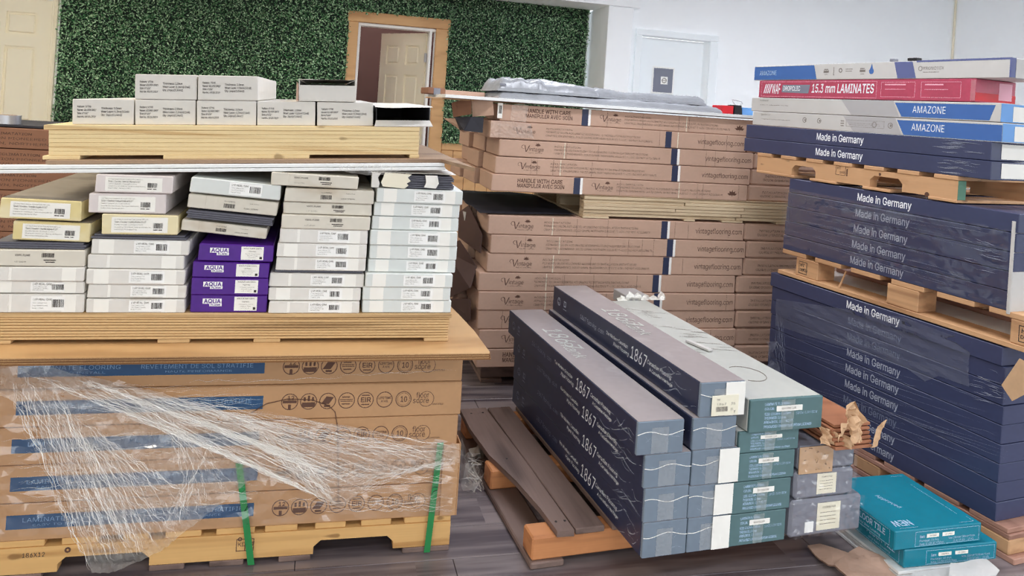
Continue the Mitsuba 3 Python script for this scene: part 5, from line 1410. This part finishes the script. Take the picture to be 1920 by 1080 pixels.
m5 = (DZ3 - DZ2 - 0.002) / 5
U0, U1 = -1.15, -0.055
for i in range(5):
    k = thing('navy_laminate_box', f'navy laminate box with pale lettering, {ORD[i]} in the middle navy stack', 'box', 'navy laminate boxes of the middle stack')
    fr = D.at(U0 + 0.004 * i, 0.0, DZ2 + i * m5)
    put(k, 'body', cbox(0, U1 - U0, 0, 0.2, 0, m5 - 0.0012, 0.002, 0.001), 'm_navy', fr)
    put(k, 'lettering', gtx if i != 4 else gtw, fr=fr.at(dx(1598, 420)[0] - U0, 0, 0.017))
for nm, z0, z1, n_, a, b in (('lower', DZ0, DZ1, 9, X0, X1), ('middle', DZ2, DZ3 - 0.002, 5, U0, U1)):
    for j in (1, 2, 3):
        for i in range(n_):
            k = thing('navy_laminate_box', f'plain navy laminate box in the rear columns of the {nm} navy stack', 'box', f'navy laminate boxes in the rear columns of the {nm} stack')
            h_ = (z1 - z0) / n_
            put(k, 'body', cbox(a + 0.002, b, 0.205 * j, 0.205 * j + 0.2, z0 + i * h_, z0 + (i + 1) * h_ - 0.0012, 0.002), 'm_navy', D)
# white cover sheet on the lower stack, middle pallet
solo('white_sheet', cbox(X0 + 0.02, X1, 0.03, 0.8, DZ1 + 0.0002, DZ1 + 0.003, 0.0008), 'm_white', D, 'white cover sheet on the lower navy stack under the middle pallet', 'sheet')
k = thing('wooden_pallet', 'pine block pallet between the lower and middle navy stacks', 'pallet')
zz1 = DZ1 + 0.0035
bl = [dx(1492, 500)[0], dx(1662, 555)[0], dx(1893, 630)[0]]
blw = [0.135, 0.145, 0.12]
for y in (0.0, 0.36, 0.71):
    for x, w in zip(bl, blw): put(k, 'block', cbox(x, x + w, y, y + 0.1, zz1 + 0.0185, DZ2 - 0.021, 0.003), 'm_pallet_wood' if y < 0.7 else 'm_pallet_red', D)
    put(k, 'bottom_board', cbox(X0 + 0.03, 0.05, y - 0.004, y + 0.104, zz1, zz1 + 0.018, 0.002), 'm_pallet_red' if y else 'm_pallet_wood', D)
for i in range(6): put(k, 'deck_board', cbox(U0 + i * 0.205, U0 + i * 0.205 + 0.15, 0, 0.82, DZ2 - 0.0205, DZ2 - 0.001, 0.002), 'm_pallet_wood', D)
for x in (bl[0] + 0.02, bl[2] + 0.03):
    put(k, 'stamp', front(cat([frame2d(0, 0, 0.05, 0.055, 0.0025), mv(txt('HT', 0.014, True), 0.008, 0.032), mv(txt('KD', 0.014, True), 0.026, 0.012), mv(txt('DB', 0.012, True), 0.006, 0.012)])), 'm_ink', D.at(x, 0, zz1 + 0.03))
put(k, 'splinter', slab([[0, 0, 0], [0.008, 0.0, 0], [0.03, 0.01, 0.075], [0.026, 0.01, 0.08]], 0.004), 'm_pallet_wood', D.at(dx(1572, 540)[0], -0.002, zz1 + 0.018))
# top pallet: notched stringers, ends painted green
k = thing('wooden_pallet', 'tan notched pallet with green painted ends under the top laminate boxes', 'pallet')
t0, t1 = dx(1420, 305)[0], dx(1796, 355)[0]
pg = Polygon([(t0, DZ3 + 0.012), (t1, DZ3 + 0.012), (t1, DZ4 - 0.017), (t0, DZ4 - 0.017)])
for a, b in ((1484, 1528), (1632, 1692)):
    x0, x1 = dx(a, 325)[0], dx(b, 340)[0]
    pg = pg.difference(Polygon([(x0, DZ3), (x1, DZ3), (x1, DZ3 + 0.042), (x1 - 0.02, DZ3 + 0.06), (x0 + 0.02, DZ3 + 0.06), (x0, DZ3 + 0.042)]))
st_ = P(prism(pg, 0, 0.04), 'm_pallet_wood')
for y in (0.0, 0.38, 0.76):
    put(k, 'stringer', st_, fr=D.at(0, y, 0))
    put(k, 'green_end', cbox(t1 + 0.0005, t1 + 0.002, y, y + 0.04, DZ3 + 0.012, DZ4 - 0.017, 0.0003), 'm_green_paint', D, label='green painted end')
for i in range(7):
    x = t0 + i * (t1 - t0 - 0.1) / 6
    put(k, 'deck_board', cbox(x, x + 0.1, -0.004, 0.82, DZ4 - 0.0165, DZ4 - 0.0005, 0.002), 'm_pallet_wood', D)
for x, w in ((t0, 0.26), (t0 + 0.36, 0.16), (t0 + 0.66, 0.14), (t1 - 0.12, 0.12)):
    put(k, 'bottom_board', cbox(x, x + w, -0.003, 0.82, DZ3 + 0.0005, DZ3 + 0.0118, 0.002), 'm_pallet_wood', D)
s0 = dx(1567, 322)
put(k, 'stamp', front(cat([frame2d(0, 0, 0.055, 0.045, 0.002), mv(txt('HT', 0.012), 0.008, 0.024), mv(txt('1084', 0.010), 0.022, 0.008), quads2d([(0.06, 0.0, 0.006, 0.03), (0.06, 0.038, 0.012, 0.006)])])), 'm_ink_brown', D.at(s0[0], 0, s0[2] - 0.012))
put(k, 'knot', front(cat([disc2d(dx(1738, 365)[0], dx(1738, 365)[2], 0.010), disc2d(dx(1650, 327)[0], dx(1650, 327)[2], 0.006)]), 0), 'm_ink_brown', D)

# the six boxes on top
def longbox(px0, px1, py, z, h, lab, bs, name, yf=0.0, depth=0.21, cat_='box', grp=None):
    x0, x1 = dx(px0, py)[0], dx(px1, py + (px1 - px0) * 0.02)[0]
    k = thing(name, lab, cat_, grp)
    fr = D.at(x0, yf, z)
    put(k, 'body', cbox(0, x1 - x0, 0, depth, 0, h - 0.0012, 0.002, 0.001), bs, fr)
    return k, fr, x1 - x0


def fx(fr, px, py): return float((fr.R.T @ (CAM - fr.o) + (lambda d, c: d * (-c[1] / d[1]))(fr.R.T @ ray(px, py), fr.R.T @ (CAM - fr.o)))[0])


z = DZ4
hn = 0.0675
for i, (a, b) in enumerate(((1397, 1863), (1399, 1861))):
    k, fr, w = longbox(a, b, 245, z, hn, f'navy laminate box with white lettering on the top pallet, {["lower", "upper"][i]} of two', 'm_navy', 'navy_laminate_box', grp='navy laminate boxes on the top pallet')
    put(k, 'lettering', gtw, fr=fr.at(fx(fr, 1531, 250), 0, 0.02))
    put(k, 'end_label', cbox(w + 0.0003, w + 0.0012, 0.05, 0.19, 0.006, hn - 0.008, 0.0003), 'm_paper', fr, label='white label on the end')
    sc_ = []
    for q in range(14):
        x0 = w - rng.uniform(0.02, 0.16); zz_ = rng.uniform(0.006, hn - 0.008); l_ = rng.uniform(0.03, 0.1)
        sc_.append(ribbon(np.stack([np.linspace(x0 - l_, x0, 8), np.full(8, -0.0015), zz_ + 0.0012 * np.sin(np.arange(8) * 0.9 + q)], 1), rng.uniform(0.0008, 0.003), [0, 0.3, 1]))
    put(k, 'film_crease', cat(sc_), 'm_film_dull', fr, kind='stuff')
    z += hn
ha = 0.069
for i, (a, b) in enumerate(((1413, 1882), (1409, 1877))):
    k, fr, w = longbox(a, b, 196, z, ha, f'grey laminate box with a blue slanted panel, {["lower", "upper"][i]} of the pair on the navy boxes', 'm_grey_print', 'grey_laminate_box', grp='grey and blue laminate boxes')
    xa = fx(fr, 1679 + 4 * (1 - i), 180 + 30 * (1 - i)); xb = w - 0.02 if i else w
    sl = 0.035
    put(k, 'blue_panel', front(trimesh.Trimesh([[xa, ha - 0.01, 0], [xa + sl, 0.0015 if i == 0 else 0.004, 0], [xb - (0.0 if i == 0 else 0.02), 0.0015 if i == 0 else 0.004, 0], [xb, ha - 0.01, 0]], [[0, 1, 2], [0, 2, 3]], process=False)), 'm_blue', fr, label='blue slanted panel')
    put(k, 'grey_panel', front(trimesh.Trimesh([[xa - 0.28, ha - 0.003, 0], [xa - 0.22, 0.002, 0], [xa + sl - 0.01, 0.002, 0], [xa - 0.008, ha - 0.003, 0]], [[0, 1, 2], [0, 2, 3]], process=False), 0, 0.0004), 'm_grey_print_dark', fr, label='darker grey panel')
    put(k, 'lettering', front(fit('AMAZONE', fx(fr, 1712, 195), 0.021, 0.145, 0.027), 0, 0.0014), 'm_ink_white', fr)
    ms = [mv(txt('KRONOTEX', 0.007), 0.075, ha * 0.72), ring2d(0.066, ha * 0.77, 0.003, 0.0045), quads2d([(0.065, ha * 0.45, 0.2, 0.0015)])]
    if i == 0:
        for cxm in (0.36, 0.45): ms += [ring2d(cxm, ha * 0.55, 0.009, 0.012), disc2d(cxm + 0.003, ha * 0.55, 0.004)]
        ms += [frame2d(xa - 0.26, ha * 0.3, 0.2, ha * 0.42, 0.0012), quads2d([(xa - 0.24, ha * 0.52, 0.16, 0.001), (xa - 0.24, ha * 0.42, 0.16, 0.001), (xa - 0.29, ha * 0.3, 0.018, 0.004), (xa - 0.29, ha * 0.45, 0.018, 0.004), (xa - 0.29, ha * 0.6, 0.018, 0.004)]), ring2d(xa - 0.11, ha * 0.5, 0.009, 0.012), ring2d(xa - 0.03, ha * 0.5, 0.009, 0.012), disc2d(xa - 0.028, ha * 0.5, 0.005)]
    put(k, 'small_print', front(cat(ms)), 'm_ink_soft', fr)
    put(k, 'end_face', cbox(w + 0.0002, w + 0.0014, 0.001, 0.209, 0.001, ha - 0.004, 0.0003), 'm_blue_light', fr, label='light blue end')
    put(k, 'end_label', cbox(w + 0.0016, w + 0.0024, 0.06, 0.2, 0.004, ha - 0.012, 0.0003), 'm_paper', fr, label='white label on the end')
    z += ha
hr_ = 0.085
k, fr, w = longbox(1424, 1830, 152, z, hr_, 'crimson laminate box with white lettering between the grey ones', 'm_red_card', 'red_laminate_box')
wr = fx(fr, 1822, 150)
put(k, 'border', front(cat([frame2d(0.02, 0.006, fx(fr, 1645, 150) - 0.02, hr_ - 0.014, 0.0016), frame2d(fx(fr, 1653, 152), 0.012, fx(fr, 1717, 152) - fx(fr, 1653, 152), hr_ - 0.024, 0.0016), frame2d(fx(fr, 1728, 152), 0.012, fx(fr, 1803, 152) - fx(fr, 1728, 152), hr_ - 0.024, 0.0016),
                               quads2d([(fx(fr, 1660, 152), hr_ * 0.7, 0.1, 0.005), (fx(fr, 1735, 152), hr_ * 0.7, 0.08, 0.005), (fx(fr, 1660, 152), hr_ * 0.5, 0.1, 0.002), (fx(fr, 1735, 152), hr_ * 0.5, 0.1, 0.002)])])), 'm_ink_pink', fr)
sh = [quads2d([])] if False else []
for q in range(4):
    x0 = fx(fr, 1433, 152) + q * 0.013
    sh.append(trimesh.Trimesh([[x0, 0.02, 0], [x0 + 0.007, 0.02, 0], [x0 + 0.022, 0.066, 0], [x0 + 0.015, 0.066, 0]], [[0, 1, 2], [0, 2, 3]], process=False))
x0 = fx(fr, 1443, 152)
put(k, 'lettering', front(cat(sh + [fit('WAF', x0 + 0.02, 0.02, fx(fr, 1463, 152) - x0 - 0.015, 0.046, bold=True, shear=0.1), fit('15.3 mm LAMINATES', fx(fr, 1522, 152), 0.027, fx(fr, 1640, 152) - fx(fr, 1522, 152), 0.038, bold=True, shear=0.12)])), 'm_ink_white', fr)
x0, x1 = fx(fr, 1467, 152), fx(fr, 1520, 152)
put(k, 'dark_plate', front(trimesh.Trimesh([[x0, 0.026, 0], [x1 - 0.01, 0.022, 0], [x1, 0.062, 0], [x0 + 0.004, 0.062, 0]], [[0, 1, 2], [0, 2, 3]], process=False)), 'm_notice', fr)
put(k, 'lettering', front(fit('DROPCLIC', x0 + 0.008, 0.034, (x1 - x0) * 0.62, 0.022, bold=True), 0, 0.0014), 'm_ink_white', fr)
put(k, 'tape', sheet([(wr, 0.004), (wr + 0.05, 0.004), (wr + 0.05, hr_ - 0.006), (wr, hr_ - 0.006)], 0.01, lambda x, zz: np.stack([np.minimum(x, w), -0.001 - 0.002 * meshkit.noise(np.stack([x * 90, zz * 90, x * 0], 1)), zz], 1)), 'm_film_haze', fr)
put(k, 'end_label', cbox(w + 0.0003, w + 0.0012, 0.12, 0.19, 0.012, hr_ - 0.01, 0.0003), 'm_ink_pink', fr, label='pale label on the end')
put(k, 'end_stripe', cbox(w + 0.0003, w + 0.0009, 0.0, 0.21, 0.004, hr_ * 0.4, 0.0002), 'm_red', fr)
z += hr_
ht = 0.072
k, fr, w = longbox(1416, 1897, 115, z, ht, 'grey laminate box with a blue left end, topmost on the right pile', 'm_grey_print', 'grey_laminate_box')
P4 = lambda pts: trimesh.Trimesh([[x, z_, 0] for x, z_ in pts], [[0, 1, 2], [0, 2, 3]], process=False)
xa, xb, xc_ = fx(fr, 1527, 120), fx(fr, 1677, 120), fx(fr, 1711, 120)
put(k, 'blue_panel', front(P4([(0.002, 0.002), (xa + 0.02, 0.002), (xa, ht - 0.006), (0.002, ht - 0.006)])), 'm_blue', fr, label='blue left panel')
put(k, 'blue_stripe', front(P4([(xb + 0.02, 0.002), (xc_ + 0.02, 0.002), (xc_, ht - 0.004), (xb, ht - 0.004)])), 'm_blue_grey', fr, label='blue grey slanted stripe')
put(k, 'lettering', front(fit('AMAZONE', fx(fr, 1426, 122), 0.024, 0.12, 0.022), 0, 0.0014), 'm_ink_blue', fr)
ms = []
for i, px in enumerate((1550, 1577, 1618)): ms.append(ring2d(fx(fr, px, 120), ht * 0.55, 0.006, 0.010) if i == 1 else quads2d([(fx(fr, px, 120) - 0.014, ht * 0.42, 0.03, 0.010), (fx(fr, px, 120) - 0.012, ht * 0.6, 0.024, 0.004), (fx(fr, px, 120) - 0.01, ht * 0.3, 0.02, 0.002)]))
ms += [quads2d([(fx(fr, 1586, 120), ht * 0.6, 0.04, 0.002), (fx(fr, 1586, 120), ht * 0.48, 0.035, 0.002), (fx(fr, 1564, 120), ht * 0.25, 0.003, 0.04)]), ring2d(fx(fr, 1727, 114), ht * 0.55, 0.007, 0.0095), mv(txt('KRONOTEX', 0.012), fx(fr, 1732, 114), ht * 0.47), quads2d([(fx(fr, 1732, 114), ht * 0.33, 0.07, 0.002)])]
put(k, 'small_print', front(cat(ms)), 'm_ink_soft', fr)
put(k, 'blue_mark', front(cat([disc2d(fx(fr, 1635, 120), ht * 0.46, 0.012), P4([(fx(fr, 1635, 120) - 0.009, ht * 0.52), (fx(fr, 1635, 120) + 0.009, ht * 0.52), (fx(fr, 1635, 120) + 0.001, ht * 0.86), (fx(fr, 1635, 120) - 0.001, ht * 0.86)])])), 'm_blue', fr)
put(k, 'torn_edge', cbox(fx(fr, 1720, 100), w + 0.001, -0.001, 0.0, ht - 0.008, ht - 0.001, 0.0003), 'm_blue_grey', fr, label='torn blue edge')
put(k, 'torn_corner', cbox(w - 0.006, w + 0.0012, -0.0012, 0.02, 0.002, ht - 0.002, 0.0004), 'm_blue_grey', fr)
put(k, 'end_face', cbox(w + 0.0013, w + 0.0022, 0.02, 0.209, 0.001, ht - 0.004, 0.0003), 'm_grey_print', fr)
z += ht
for i, (px, wd, hgt) in enumerate(((1665, 0.02, 0.012), (1698, 0.045, 0.012))):
    solo('tape_bit', cbox(fx(fr, px, 98), fx(fr, px, 98) + wd, 0.01, 0.04, 0, hgt, 0.002, 0.001), 'm_black' if i else 'm_grey_wrap', D.at(fr.M[0, 3] * 0, 0, 0).at(dx(1416, 115)[0], 0, z), ['small grey scrap on the topmost grey box', 'small black clip on the topmost grey box'][i], 'scrap')

# films and card on pile D
k = thing('stretch_film', 'dull stretch film wrapped over the middle navy stack', 'plastic film')
st = []
dd = lambda x, y, yy=-0.006: dx(x, y, yy)


def dstrand(x0, y0, x1, y1, wob, w0, w1, yy=-0.006):
    q0, q1 = dd(x0, y0, yy), dd(x1, y1, yy)
    s = np.linspace(0, 1, 18)[:, None]
    ph = rng.uniform(0, 6)
    pts = q0 + (q1 - q0) * s + np.array([0, 0, 1]) * wob * np.sin(s * rng.uniform(3, 9) + ph) + np.array([0, 1, 0]) * 0.002 * np.sin(s * 15 + ph)
    st.append(ribbon(pts, rng.uniform(w0, w1), [0, 0.4, 0.9]))


for q in range(46):
    t = rng.random() ** 1.6; s0_, s1_ = sorted((rng.random(), rng.random()))
    ya0, ya1 = 360 + t * 90, 435 + t * 140
    y = lambda s: ya0 + (ya1 - ya0) * s
    dstrand(1478 + s0_ * 410, y(s0_), 1478 + s1_ * 410, y(s1_), 0.0012, 0.0003, 0.001)
for q in range(14):
    yy = rng.uniform(440, 510); x0 = rng.uniform(1800, 1850)
    dstrand(x0, yy, x0 + rng.uniform(20, 45), yy + 8, 0.001, 0.001, 0.003)
for q in range(12): dstrand(1475 + rng.uniform(-6, 14), 350 + rng.uniform(0, 25), 1466 + rng.uniform(-2, 14), 440 + rng.uniform(-20, 15), 0.006, 0.0006, 0.002)
put(k, 'crease', cat(st), 'm_film_dull', D, kind='stuff')
put(k, 'sheet', sheet([(p[0], p[2]) for p in (dd(1474, 352), dd(1890, 430), dd(1890, 580), dd(1466, 456))], 0.02, lambda x, z_: np.stack([x, -0.0035 - 0.004 * meshkit.noise(np.stack([x * 8, z_ * 70, x * 0], 1), 8), z_], 1)), 'm_film', D)
k = thing('stretch_film', 'torn dull stretch film over the lower navy stack', 'plastic film')
st = []
for q in range(46):
    t = rng.random(); s0_, s1_ = sorted((rng.random(), rng.random()))
    ya0, ya1 = 560 + t * 200, 690 + t * 230
    y = lambda s: ya0 + (ya1 - ya0) * s
    dstrand(1452 + s0_ * 440, y(s0_), 1452 + s1_ * 440, y(s1_), 0.0025, 0.0003, 0.001)
for q in range(16):
    yy = rng.uniform(690, 760); x0 = rng.uniform(1810, 1860)
    dstrand(x0, yy, x0 + rng.uniform(15, 40), yy + 9, 0.001, 0.001, 0.0025)
for q in range(16): dstrand(1450 + rng.uniform(0, 18), 560 + rng.uniform(0, 90), 1452 + rng.uniform(0, 25), 650 + rng.uniform(0, 60), 0.008, 0.0008, 0.003)
put(k, 'crease', cat(st), 'm_film_dull', D, kind='stuff')
put(k, 'torn_sheet', sheet([(p[0], p[2]) for p in (dd(1456, 560), dd(1600, 582), dd(1700, 596), dd(1822, 642), dd(1816, 690), dd(1818, 725), dd(1760, 705), dd(1735, 715), dd(1700, 690), dd(1600, 655), dd(1500, 625), dd(1454, 610))], 0.012, lambda x, z_: np.stack([x, -0.004 - 0.008 * meshkit.noise(np.stack([x * 12 + z_ * 14, z_ * 60, x * 0], 1), 8), z_], 1)), 'm_film_grey', D)
put(k, 'bunched_film', sheet([(p[0], p[2]) for p in (dd(1450, 640), dd(1464, 640), dd(1470, 700), dd(1500, 720), dd(1540, 755), dd(1592, 780), dd(1585, 800), dd(1520, 770), dd(1450, 705))], 0.012, lambda x, z_: np.stack([x, -0.01 - 0.05 * meshkit.noise(np.stack([x * 30, z_ * 40, x * 0], 1), 2), z_], 1)), 'm_film_grey', D)
k = thing('corner_board', 'pale card edge protector on the near corner of the middle navy stack', 'edge protector')
put(k, 'front_leg', cbox(U1 - 0.006, U1 + 0.006, -0.004, -0.0008, DZ2 - 0.01, DZ3 - 0.03, 0.0008), 'm_grey_print', D)
put(k, 'side_leg', cbox(U1 + 0.0025, U1 + 0.006, -0.0005, 0.09, DZ2 - 0.01, DZ3 - 0.03, 0.0008), 'm_grey_print', D)
k = solo('card_flap', slab([dx(*p) for p in ((1912, 672, -0.012), (1945, 690, -0.012), (1930, 735, -0.02), (1898, 752, -0.025), (1878, 722, -0.025))], 0.003), 'm_kraft', D, 'bent kraft card at the near corner of the lower navy stack', 'card flap')

# ================================================================== teal tile boxes and scraps on the floor
Tt = frame(1.346, 2.437, 0, 14.5)
tp = Tt.hit(1690, 1075)
k = thing('panel_pack', 'flat pack of white edged panels on the floor under the teal tile boxes', 'panel pack')
for i in range(3): put(k, 'panel', cbox(-0.06 + 0.006 * i, 0.28, -0.03 + 0.01 * i, 0.40, 0.001 + i * 0.0105, 0.001 + i * 0.0105 + 0.0095, 0.001), 'm_grey_print' if i % 2 else 'm_panel_edge', Tt)
zp = 0.0335


def tile_front(w, h):
    x = w * 0.23
    return [(front(cat([frame2d(x, h * 0.1, w * 0.74, h * 0.76, 0.0012), fit('Item:', x + w * 0.05, h * 0.52, w * 0.06, h * 0.14, bold=True), fit('Package: 15 Pcs', x + w * 0.05, h * 0.32, w * 0.22, h * 0.11), fit('Area: 15.38 SQ FT/box', x + w * 0.05, h * 0.15, w * 0.28, h * 0.11), fit('Size: 300mm*300mm*5mm', x + w * 0.38, h * 0.32, w * 0.31, h * 0.11), fit('G.W: 15.80 - 15 KG', x + w * 0.44, h * 0.15, w * 0.24, h * 0.11)])), 'm_ink_blue', 'lettering'),
            (front(cat([quads2d([(x + w * 0.13, h * 0.5, w * 0.14, h * 0.2), (x + w * 0.31, h * 0.5, w * 0.14, h * 0.2)])])), 'm_paper', 'label'), (front(cat([fit('MARBLE', x + w * 0.16, h * 0.56, w * 0.08, h * 0.08), fit('VT-5056', x + w * 0.34, h * 0.56, w * 0.08, h * 0.08)]), 0, 0.0014), 'm_ink_soft', 'label_print')]


tb1 = [(1695, 1868, 1048, 0), (1678, 1844, 1005, 1)]
zc_ = zp
LT = 0.34
for a, b, ym, i in tb1:
    x0, x1 = Tt.hit(a, ym)[0], Tt.hit(b, ym)[0]
    h = 0.058 if i == 0 else 0.061
    w = x1 - x0
    fr = Tt.at(x0, 0.0, zc_, yaw=1.5 if i else 0)
    k = thing('tile_box', ['teal tile box with white print on the floor, the lower of two', 'teal tile box with white NEW print on its top, the upper of two'][i], 'box', 'teal tile boxes')
    put(k, 'body', cbox(0, w, 0, LT, 0, h - 0.001, 0.003), 'm_tile_teal', fr)
    for m, bs, nm in tile_front(w, h): put(k, nm, m, bs, fr)
    put(k, 'side_print', side(cat([frame2d(0.01, h * 0.1, LT - 0.03, h * 0.8, 0.0012), fit('FLOOR TILE', 0.17, h * 0.46, 0.13, h * 0.3, bold=True), fit('vinyl floor covering', 0.18, h * 0.22, 0.1, h * 0.12)])), 'm_ink_blue', fr.at(0, LT, 0))
    if i:
        R180 = trimesh.transformations.rotation_matrix(math.radians(-62), [0, 0, 1])
        put(k, 'top_print', top(fit('NEW', 0, 0, 0.075, 0.03, bold=True).apply_transform(trimesh.transformations.rotation_matrix(math.radians(180), [0, 0, 1])).apply_translation([0.1, 0.055, 0]), h - 0.001), 'm_ink_blue', fr)
        put(k, 'top_print', top(cat([fit('Approved', 0, 0, 0.09, 0.018).apply_transform(trimesh.transformations.rotation_matrix(math.radians(-75), [0, 0, 1])).apply_translation([0.105, 0.21, 0]),
                                     quads2d([(0.03, 0.012, 0.07, 0.0015), (w - 0.08, 0.012, 0.06, 0.0015), (w - 0.0215, 0.012, 0.0015, 0.03), (w - 0.04, 0.06, 0.0015, 0.2), (0.02, LT - 0.02, 0.05, 0.0015), (w - 0.07, LT - 0.02, 0.05, 0.0015)])]), h - 0.001), 'm_ink_blue', fr)
    zc_ += h + 0.0003
# white paper in front of the lower tile box
wq = [zpt for zpt in ()]


def zpt(x, y, z): d = ray(x, y); return CAM + d * ((z - H) / d[2])


def scrap(name, px, z, th, bs, lab, cat_, amp=0.012, sc=14, step=0.02, seed=1):
    pts = np.array([zpt(x, y, z)[:2] for x, y in px])
    m = sheet(pts, step, lambda a, b: np.stack([a, b, z + amp * meshkit.noise(np.stack([a * sc, b * sc, a * 0], 1), seed)], 1))
    m2 = m.copy(); m2.vertices = m.vertices + [0, 0, th]
    solo(name, cat([m2, trimesh.Trimesh(m.vertices, m.faces[:, ::-1], process=False)]), bs, W0, lab, cat_, smooth=False)


scrap('card_scrap', [(1513, 1031), (1536, 1030), (1592, 1050), (1620, 1056), (1568, 1069), (1552, 1070)], 0.003, 0.004, 'm_brown_card', 'torn brown card scrap on the floor, the left piece', 'card scrap', 0.02)
scrap('card_scrap', [(1592, 1042), (1610, 1034), (1662, 1060), (1700, 1092), (1590, 1095), (1564, 1066)], 0.012, 0.004, 'm_brown_card', 'torn brown card scrap on the floor, in front of the panel pack', 'card scrap', 0.02, seed=5)
scrap('paper_sheet', [(1712, 1076), (1782, 1066), (1850, 1062), (1862, 1095), (1700, 1100)], 0.036, 0.002, 'm_grey_print', 'white paper sheet at the bottom edge before the teal tile boxes', 'paper', 0.006, seed=9)
scrap('paper_sheet', [(1782, 1058), (1850, 1055), (1874, 1075), (1860, 1092), (1778, 1090)], 0.055, 0.002, 'm_grey_print', 'curled white paper leaning on the lower teal tile box', 'paper', 0.012, seed=12)
k = thing('film_scrap', 'crumpled clear film on the floor between the left pile and the weathered pallet', 'plastic film')
pts = np.array([zpt(x, y, 0.01)[:2] for x, y in ((866, 835), (892, 838), (905, 858), (912, 895), (890, 930), (868, 925), (858, 880))])
put(k, 'sheet', sheet(pts, 0.014, lambda a, b: np.stack([a, b, 0.002 + 0.07 * meshkit.noise(np.stack([a * 26, b * 22, a * 0], 1), 21) ** 2], 1)), 'm_film_haze', W0)
put(k, 'crease', cat([ribbon(np.array([zpt(865 + 45 * rng.random(), 836 + 90 * rng.random(), 0.02) * (1 - s) + zpt(865 + 45 * rng.random(), 836 + 90 * rng.random(), 0.05) * s for s in np.linspace(0, 1, 7)]), 0.004, [0, 0, 1]) for _ in range(14)]), 'm_film_strand', W0, kind='stuff')
put(k, 'white_corner', slab([zpt(878, 842, 0.03), zpt(897, 838, 0.04), zpt(899, 851, 0.035), zpt(885, 858, 0.03)], 0.002), 'm_paper', W0)
